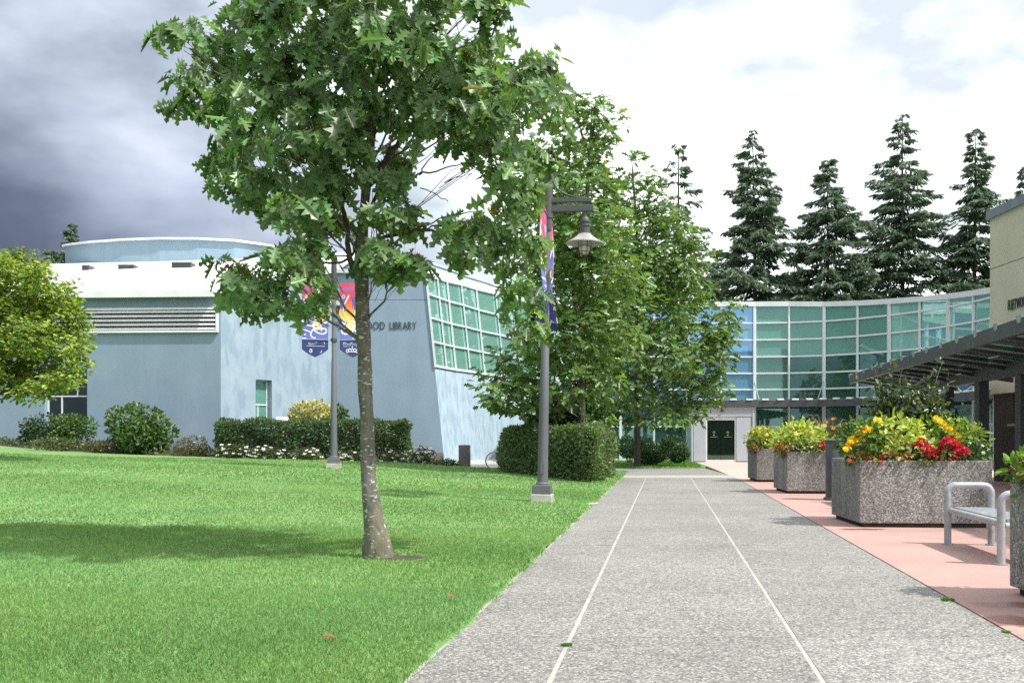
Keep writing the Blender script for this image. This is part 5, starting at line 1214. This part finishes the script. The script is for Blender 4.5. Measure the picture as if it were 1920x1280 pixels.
for px, py, w, h, Y, lb_ in ((1200, 843, 90, 46, 47, 'wide low clipped shrub left of the automatic door, under the oak'), (1180, 836, 60, 44, 49, 'dark low shrub farther back under the oak by the door'), (1262, 838, 60, 50, 50, 'dark shrub against the glass left of the automatic door'), (1272, 852, 46, 30, 47.5, 'small round shrub nearest the automatic door'), (1215, 858, 60, 26, 45, 'lowest clipped shrub at the edge of the small lawn by the door')):
    mound('shrub', lb_, px, py, w, h, Y, 0.02, .11, 1500, (0.038, 0.092, 0.026), alt=(.08, .14, .04), pa=.12, group='low shrubs left of the door')

# low creeping leaves over the planting bed
n = 16000; X = rng.uniform(-36, -3.2, n); Y = rng.uniform(37.6, 47.5, n); tt_ = X - K * Y
ylo = np.interp(tt_, [-30, -22, -14, -9], [45, 42, 39.6, 38.6]) - .5; ok = (Y > ylo) & (Y < ylo + 3.6) & (X < -3.1 - (Y - 38) * .06); X, Y = X[ok], Y[ok]; m = len(X)
Z = np.interp(X - K * Y, HX, HZ) + .06 + rng.random(m) ** 2 * .22
o = leaf_mesh('ground_cover', [(T_OVAL, leaf_arrays(T_OVAL, np.stack([X, Y, Z], 1), rng.normal(size=(m, 3)) + np.array([0, -.3, .5]), rng.normal(size=(m, 3)) * .5 + np.array([0, -.5, .8]), rng.uniform(.09, .2, m)), colour(m, (.07, .125, .045), .3, (.13, .12, .05), .2))], M_leaf); tag(o, kind='stuff')

# ------------------------------------------------------------------ planting in the planters
def flower_mesh(name, petals, r, col, ccol, layers=1, ball=False):
    arr = []
    if ball:
        u = rdir(petals); u[:, 2] = np.abs(u[:, 2]) * .9 - .1; arr.append((T_QUAD, leaf_arrays(T_QUAD, u * r * .55, u + .6 * rdir(petals), u, np.full(petals, r * .75), np.full(petals, r * 1.1)), colour(petals, col, .18)))
    else:
        for l in range(layers):
            a = np.arange(petals) * 2 * math.pi / petals + l * .3; D = np.stack([np.cos(a), np.sin(a), .12 + .3 * l + 0 * a], 1)
            arr.append((T_QUAD, leaf_arrays(T_QUAD, np.zeros((petals, 3)), D, np.tile([0, 0, 1.0], (petals, 1)), np.full(petals, r * (1 - .25 * l)), np.full(petals, r * .62)), colour(petals, col, .08)))
        a = np.arange(6) * math.pi / 3; D = np.stack([np.cos(a), np.sin(a), 1.2 + 0 * a], 1); arr.append((T_QUAD, leaf_arrays(T_QUAD, np.zeros((6, 3)), D, np.tile([0, 0, 1.0], (6, 1)), np.full(6, r * .3), np.full(6, r * .4)), colour(6, ccol, .1)))
    o = leaf_mesh(name, arr, M_petal); me = o.data; bpy.data.objects.remove(o); return me
DAISY = flower_mesh('daisy', 11, .052, (.90, .64, .02), (.80, .48, .02), 2)
GERAN = flower_mesh('flower_head', 46, .074, (.66, .035, .07), None, ball=True)
BEGON = flower_mesh('flower', 6, .034, (.55, .075, .035), (.6, .3, .05))
ZINN = flower_mesh('flower', 9, .055, (.75, .28, .04), (.4, .2, .03), 2)
WHITEF = flower_mesh('flower', 6, .035, (.82, .82, .74), (.7, .6, .2))
def planter_plant(name, label, P, loc, rad, leaf, n, col, alt=None, pa=0, tmpl=T_OVAL, leafm=None, fl=None, nfl=0, fname='flower', fpos=None, var=.2, upright=.2, zmin=None, cat='plant', stalk=True):
    """a clump growing in planter P; loc is in the planter's own axes"""
    Rm = Matrix.Rotation(PRZ, 3, 'Z'); base = P + Rm @ Vector((loc[0], loc[1], PH - .12)); t = thing(name, label, cat, base, PRZ)
    c = np.array([0, 0, loc[2] - PH + .12]); rad = np.array(rad)
    u = rdir(n); pos = c + u * rad * (1 - .55 * rng.random((n, 1)) ** 1.5); pos += .03 * rng.normal(size=(n, 3))
    ok = pos[:, 2] > (-.02 if zmin is None else zmin); pos, u = pos[ok], u[ok]; m = len(pos)
    d = unit(u * .7 + .6 * rng.normal(size=(m, 3)) + np.array([0, 0, upright])); fn = unit(u * .6 + .5 * rng.normal(size=(m, 3)) + np.array([0, -.1, .7]))
    leaf_mesh('foliage', [(tmpl, leaf_arrays(tmpl, pos, d, fn, leaf * (1 + .25 * rng.normal(size=m)).clip(.5, 1.7)), colour(m, col, var, alt, pa))], leafm or M_lime, t)
    if stalk:
        sm = MB()
        for k in range(7):
            q = pos[int(rng.integers(m))]; sm.tube([(q[0] * .25, q[1] * .25, -.02), tuple(q * np.array([.7, .7, .6]) + np.array([0, 0, .02])), tuple(q)], [.008, .006, .003], 4)
        sm.build('stem', M_bark2, t)
    if fl is not None:
        cand = [i for i in range(m) if u[i][1] < .35 and u[i][2] > -.25]
        for k in range(nfl):
            if fpos: q = np.array(fpos[k % len(fpos)]) - np.array([loc[0], loc[1], PH - .12]) + .015 * rng.normal(size=3)
            else: i = cand[int(rng.integers(len(cand)))]; q = c + u[i] * rad * 1.06
            inst(fname, fl, t, tuple(q), (R(rng.uniform(15, 75)), R(rng.uniform(-25, 25)), R(rng.uniform(-40, 40))), rng.uniform(.8, 1.2))
    return t
P1, P2, P3, P0 = PC
LIME, LIMEA = (.36, .47, .07), (.64, .68, .22)
planter_plant('daisy_plant', 'clump of yellow daisies spilling over the left corner of the geranium planter', P1, (.13, .35, 1.24), (.36, .38, .34), .085, 650, (.075, .15, .03), (.2, .3, .05), .25, fl=DAISY, nfl=46, fname='daisy', fpos=[(-.20 + .045 * k + rng.uniform(-.03, .03), .02 + .02 * k, 1.14 + .038 * k + rng.uniform(-.06, .06)) for k in range(12)] + [(-.12 + .03 * k, .12, 1.25 + .02 * k) for k in range(10)], zmin=-.15)
planter_plant('coleus_plant', 'lime green leafy mound in the middle of the geranium planter', P1, (.62, .50, 1.22), (.46, .48, .38), .105, 900, LIME, LIMEA, .35)
planter_plant('coleus_plant', 'pale cream leaved plants low at the front of the geranium planter', P1, (.78, .20, 1.06), (.42, .20, .20), .085, 520, (.46, .52, .16), (.72, .72, .38), .5)
planter_plant('coleus_plant', 'yellow green leafy plants behind the red geraniums', P1, (1.35, .75, 1.26), (.50, .50, .36), .10, 800, (.20, .33, .05), LIMEA, .3)
planter_plant('coleus_plant', 'yellow green plants at the right end of the geranium planter', P1, (1.68, .55, 1.20), (.26, .34, .34), .09, 420, (.24, .34, .05), (.09, .18, .04), .35)
planter_plant('daisy_plant', 'slanting line of yellow daisies above the red geraniums', P1, (1.38, .42, 1.20), (.30, .25, .26), .08, 320, (.10, .19, .035), LIME, .2, fl=DAISY, nfl=26, fname='daisy', fpos=[(1.18 + .033 * k + rng.uniform(-.04, .04), .28, 1.56 - .028 * k + rng.uniform(-.02, .02)) for k in range(12)])
planter_plant('geranium_plant', 'red geranium heads at the front right of the geranium planter', P1, (1.18, .16, 1.06), (.46, .18, .16), .085, 380, (.075, .16, .035), (.14, .24, .06), .3, fl=GERAN, nfl=17, fname='flower_head',
              fpos=[((px - 1612) / F * 14.5, .02 + .05 * (k % 3), za(py, 14.5)) for k, (px, py) in enumerate(((1722, 836), (1732, 842), (1728, 830), (1746, 848), (1754, 853), (1762, 856), (1772, 826), (1766, 838), (1758, 840), (1784, 834), (1792, 845), (1798, 842), (1804, 846), (1790, 852), (1779, 829), (1740, 845), (1788, 839)))])
planter_plant('begonia_plant', 'orange red begonias trailing over the front rim of the geranium planter', P1, (.30, .06, .98), (.42, .11, .11), .05, 260, (.12, .16, .04), (.3, .1, .05), .3, fl=BEGON, nfl=44, zmin=-.08)
planter_plant('begonia_plant', 'few orange begonias under the cream leaves of the geranium planter', P1, (.98, .05, .98), (.30, .10, .09), .05, 160, (.12, .17, .04), (.3, .1, .05), .2, fl=BEGON, nfl=16, zmin=-.05)
planter_plant('white_flower_plant', 'small white flowers at the right front corner of the geranium planter', P1, (1.70, .16, 1.04), (.17, .14, .20), .07, 260, (.06, .14, .04), (.12, .22, .07), .3, fl=WHITEF, nfl=12)
# tall shrub with long shoots
Rm = Matrix.Rotation(PRZ, 3, 'Z'); sb = P1 + Rm @ Vector((.85, 1.0, PH - .12)); ts = thing('tall_shrub', 'dark leaved shrub with long upright shoots rising from the geranium planter', 'shrub', sb, 0)
sm = MB(); LP = []; LD = []
shoots = [(1640, 690, 1), (1665, 705, .6), (1690, 698, 1), (1768, 676, 1), (1778, 718, .8), (1650, 745, .5), (1720, 720, .6), (1745, 735, .5), (1700, 745, .3), (1760, 755, .4), (1640, 765, .4), (1680, 770, .2), (1730, 770, .2), (1655, 725, .4), (1750, 700, .7)]
for px, py, fsp in shoots:
    tip = at(px, py, sb.y + rng.uniform(-.3, .3)) - sb; b0 = Vector((tip.x * .15, tip.y * .2, 0)); pl = curve_pts(b0, tip, 8, .08, .12)
    sm.tube(pl, [.016 * (1 - .8 * i / 8) + .002 for i in range(9)], 5)
    for i in range(2, 9):
        f = i / 8; m = int((95 if f < .66 else 5 + 10 * (1 - fsp)) )
        LP.append(np.array(pl[i])[None] + rng.normal(size=(m, 3)) * (.135 if f < .67 else .05)); LD.append(rng.normal(size=(m, 3)) * .7 + np.array([0, 0, .25]))
sm.build('stem', M_bark, ts, smooth=True)
LP, LD = np.concatenate(LP), np.concatenate(LD); m = len(LP)
leaf_mesh('foliage', [(T_OVAL, leaf_arrays(T_OVAL, LP, LD, np.array([0, -.3, 1.0]) + .6 * rng.normal(size=(m, 3)), .085 * (1 + .25 * rng.normal(size=m)).clip(.5, 1.6)), colour(m, (.050, .088, .030), .3, (.16, .17, .05), .12))], M_leaf, ts)
# second planter
planter_plant('coleus_plant', 'big lime green mound filling the planter beside the bin', P2, (.42, .55, 1.24), (.66, .55, .42), .11, 1100, LIME, LIMEA, .3)
planter_plant('white_flower_plant', 'white flecked plants along the front rim of the planter beside the bin', P2, (.55, .12, 1.04), (.55, .16, .17), .07, 420, (.08, .17, .05), (.5, .55, .3), .3, fl=WHITEF, nfl=26)
planter_plant('begonia_plant', 'rusty trailing begonias at the left corner of the planter beside the bin', P2, (-.03, .22, 1.0), (.20, .28, .17), .06, 260, (.14, .16, .04), (.28, .10, .05), .35, fl=BEGON, nfl=22, zmin=-.12)
planter_plant('coleus_plant', 'pale yellow leaves at the front right of the planter beside the bin', P2, (.90, .10, 1.04), (.30, .13, .15), .09, 220, (.55, .55, .2), (.35, .42, .1), .4, fl=GERAN, nfl=2, fname='flower_head', fpos=[(.80, 0, 1.10), (.86, .02, 1.08)])
planter_plant('daisy_plant', 'yellow daisies topping the lime mound beside the bin', P2, (.35, .7, 1.45), (.30, .25, .22), .08, 220, (.2, .3, .05), LIMEA, .3, fl=DAISY, nfl=14, fname='daisy')
gb = P2 + Rm @ Vector((1.15, .85, PH - .12)); tg = thing('fountain_grass', 'brownish fountain grass with arching plumes above the dark bin', 'grass plant', gb, 0)
m = 420; az = rng.random(m) * 6.283; D = np.stack([np.cos(az) * rng.uniform(.1, .75, m), np.sin(az) * rng.uniform(.1, .75, m), np.ones(m)], 1)
leaf_mesh('blades', [(T_BLADE, leaf_arrays(T_BLADE, .08 * rng.normal(size=(m, 3)) * np.array([1, 1, 0]), D, rdir(m), rng.uniform(.45, .85, m), np.full(m, .16)), colour(m, (.16, .12, .08), .25, (.10, .15, .05), .35))], M_blade, tg)
pm_ = MB()
for k in range(9):
    a = rng.random() * 6.28; q = Vector((math.cos(a) * .42, math.sin(a) * .3, .85 + .15 * rng.random())); pl = curve_pts((0, 0, .1), q, 6, .12, .04); pm_.tube(pl + [q + Vector((math.cos(a) * .12, 0, -.03))], [.003, .003, .003, .004, .016, .02, .014, .004], 5)
pm_.build('plume', pmat('plume', (.25, .17, .12), (.16, .11, .08), 20, .9), tg)
planter_plant('zinnia_plant', 'tall orange flowers among the fountain grass over the bin', P2, (1.35, .9, 1.35), (.30, .25, .40), .07, 200, (.10, .16, .04), (.2, .16, .06), .3, fl=ZINN, nfl=8)
# far planter
planter_plant('coleus_plant', 'lime green plants in the planter closest to the door', P3, (.25, .5, 1.22), (.50, .5, .38), .11, 700, (.22, .33, .045), LIMEA, .25)
planter_plant('coleus_plant', 'deeper green plants at the back of the planter closest to the door', P3, (.9, .7, 1.25), (.5, .5, .34), .10, 500, (.08, .17, .04), LIME, .25, fl=WHITEF, nfl=8)
planter_plant('daisy_plant', 'yellow daisies on top of the planter closest to the door', P3, (.18, .3, 1.36), (.32, .25, .20), .08, 260, (.16, .26, .05), LIMEA, .3, fl=DAISY, nfl=18, fname='daisy')
planter_plant('begonia_plant', 'rusty trailing begonias over the left corner of the planter closest to the door', P3, (.0, .25, .98), (.22, .3, .15), .06, 260, (.16, .15, .05), (.30, .11, .06), .4, fl=BEGON, nfl=18, zmin=-.12)
# near planter at the right edge
planter_plant('coleus_plant', 'green foliage in the planter cut off by the right edge', P0, (.25, 1.4, 1.06), (.36, .30, .18), .085, 520, (.11, .22, .04), LIME, .3)
planter_plant('begonia_plant', 'orange begonias trailing from the planter cut off by the right edge', P0, (.07, 1.45, .98), (.16, .24, .12), .05, 300, (.12, .2, .04), (.3, .1, .05), .2, fl=BEGON, nfl=22, zmin=-.1)

# ------------------------------------------------------------------ grass
def blades(n, Y0, Y1, h, w, tmpl, edge=0.0):
    Y = np.sqrt(rng.uniform(Y0 ** 2, Y1 ** 2, n)); lo = -.545 * Y - .4; hi = -1.39 + K * Y + edge
    hi = hi + .045 * np.sin(Y * 5.1 + np.sin(Y * 2.3) * 2) * np.sin(Y * 1.7) + .025 * rng.normal(size=n); X = lo + (hi - lo) * rng.random(n); return X, Y
parts = []
for (n, Y0, Y1, h, w, tmpl) in ((80000, 4.9, 8.5, .040, .06, T_BLADE), (90000, 8.5, 14, .040, .10, T_BTRI), (70000, 14, 24, .042, .17, T_BTRI), (50000, 24, 38, .05, .30, T_BTRI)):
    X, Y = blades(n, Y0, Y1, h, w, tmpl); ok = (np.hypot((X - tr[0].x - .17) / 1.2, (Y - YA) / .75) > .27 + .06 * np.sin(X * 31))
    X, Y = X[ok], Y[ok]; m = len(X); Z = hh(X, Y) - .004
    D = np.stack([.55 * rng.normal(size=m), .55 * rng.normal(size=m), np.ones(m)], 1)
    clump = .5 + .5 * np.sin(X * 2.1 + np.sin(Y * 1.3) * 2) * np.sin(Y * 1.7 + np.cos(X * .9) * 2)
    stripe = .5 + .5 * np.sin((X * .45 + Y * .9) * 1.15)
    patch = .5 + .5 * np.sin(X * .83 + 1.7 * np.sin(Y * .61) + .6) * np.sin(Y * 1.13 - .8 * np.cos(X * 1.31)); hgt = h * (.6 + .5 * rng.random(m)) * (.8 + .4 * clump)
    c = colour(m, (.175, .335, .115), .20, (.25, .29, .11), .06) * (.72 + .14 * clump + .24 * stripe + .18 * patch)[:, None] * np.stack([.94 + .16 * patch, np.ones(m), .9 + .2 * stripe], 1)
    parts.append((tmpl, leaf_arrays(tmpl, np.stack([X, Y, Z], 1), D, rdir(m), hgt, np.full(m, w)), c))
o = leaf_mesh('grass', parts, M_blade); tag(o, kind='stuff')
# little grass at the entrance lawn and weeds in the joints
n = 9000; X = rng.uniform(2.2, 9.2, n); Y = rng.uniform(42.6, 53.5, n); ok = (X > 4.45 - (Y - 42.6) * .32) & (X < 8.2 + (Y - 42.6) * .13); X, Y = X[ok], Y[ok]; m = len(X)
o = leaf_mesh('grass', [(T_BTRI, leaf_arrays(T_BTRI, np.stack([X, Y, np.full(m, .025)], 1), np.stack([.5 * rng.normal(size=m), .5 * rng.normal(size=m), np.ones(m)], 1), rdir(m), rng.uniform(.05, .12, m), np.full(m, .5)), colour(m, (.13, .26, .05), .22))], M_blade); tag(o, kind='stuff')
for px, py, k, lb_ in ((1779, 1126, .6, 'green weed tuft at the edge of the pink paving'), (1062, 1210, .5, 'tiny green weed in the left long joint of the walk'), (1887, 1186, .4, 'pale green weed in the joint at the lower right')):
    Yg = F * EYE / (py - HY); m = 46; a = rng.random(m) * 6.28
    D = np.stack([np.cos(a) * 1.1, np.sin(a) * 1.1, np.ones(m)], 1)
    o = leaf_mesh('weed', [(T_OVAL, leaf_arrays(T_OVAL, np.stack([.03 * rng.normal(size=m), .02 * rng.normal(size=m), np.zeros(m)], 1) * k, D, rdir(m), rng.uniform(.03, .07, m) * k), colour(m, (.10, .24, .04), .2))], M_blade)
    o.location = (xa(px, Yg), Yg, 0); tag(o, lb_, 'weed')
for px, py, lb_ in ((603, 1212, 'brown fallen leaf low on the near lawn'), (838, 1133, 'pale fallen leaf on the lawn right of the oak trunk')):
    Yg = F * EYE / (py - HY); o = leaf_mesh('fallen_leaf', [(T_OAK, leaf_arrays(T_OAK, np.zeros((1, 3)), np.array([[.8, .5, .1]]), np.array([[0, -.3, 1.0]]), np.array([.10])), np.array([[.30, .15, .06]]))], M_leaf)
    o.location = (xa(px, Yg), Yg, float(hh(xa(px, Yg), Yg)) + .045); tag(o, lb_, 'leaf')
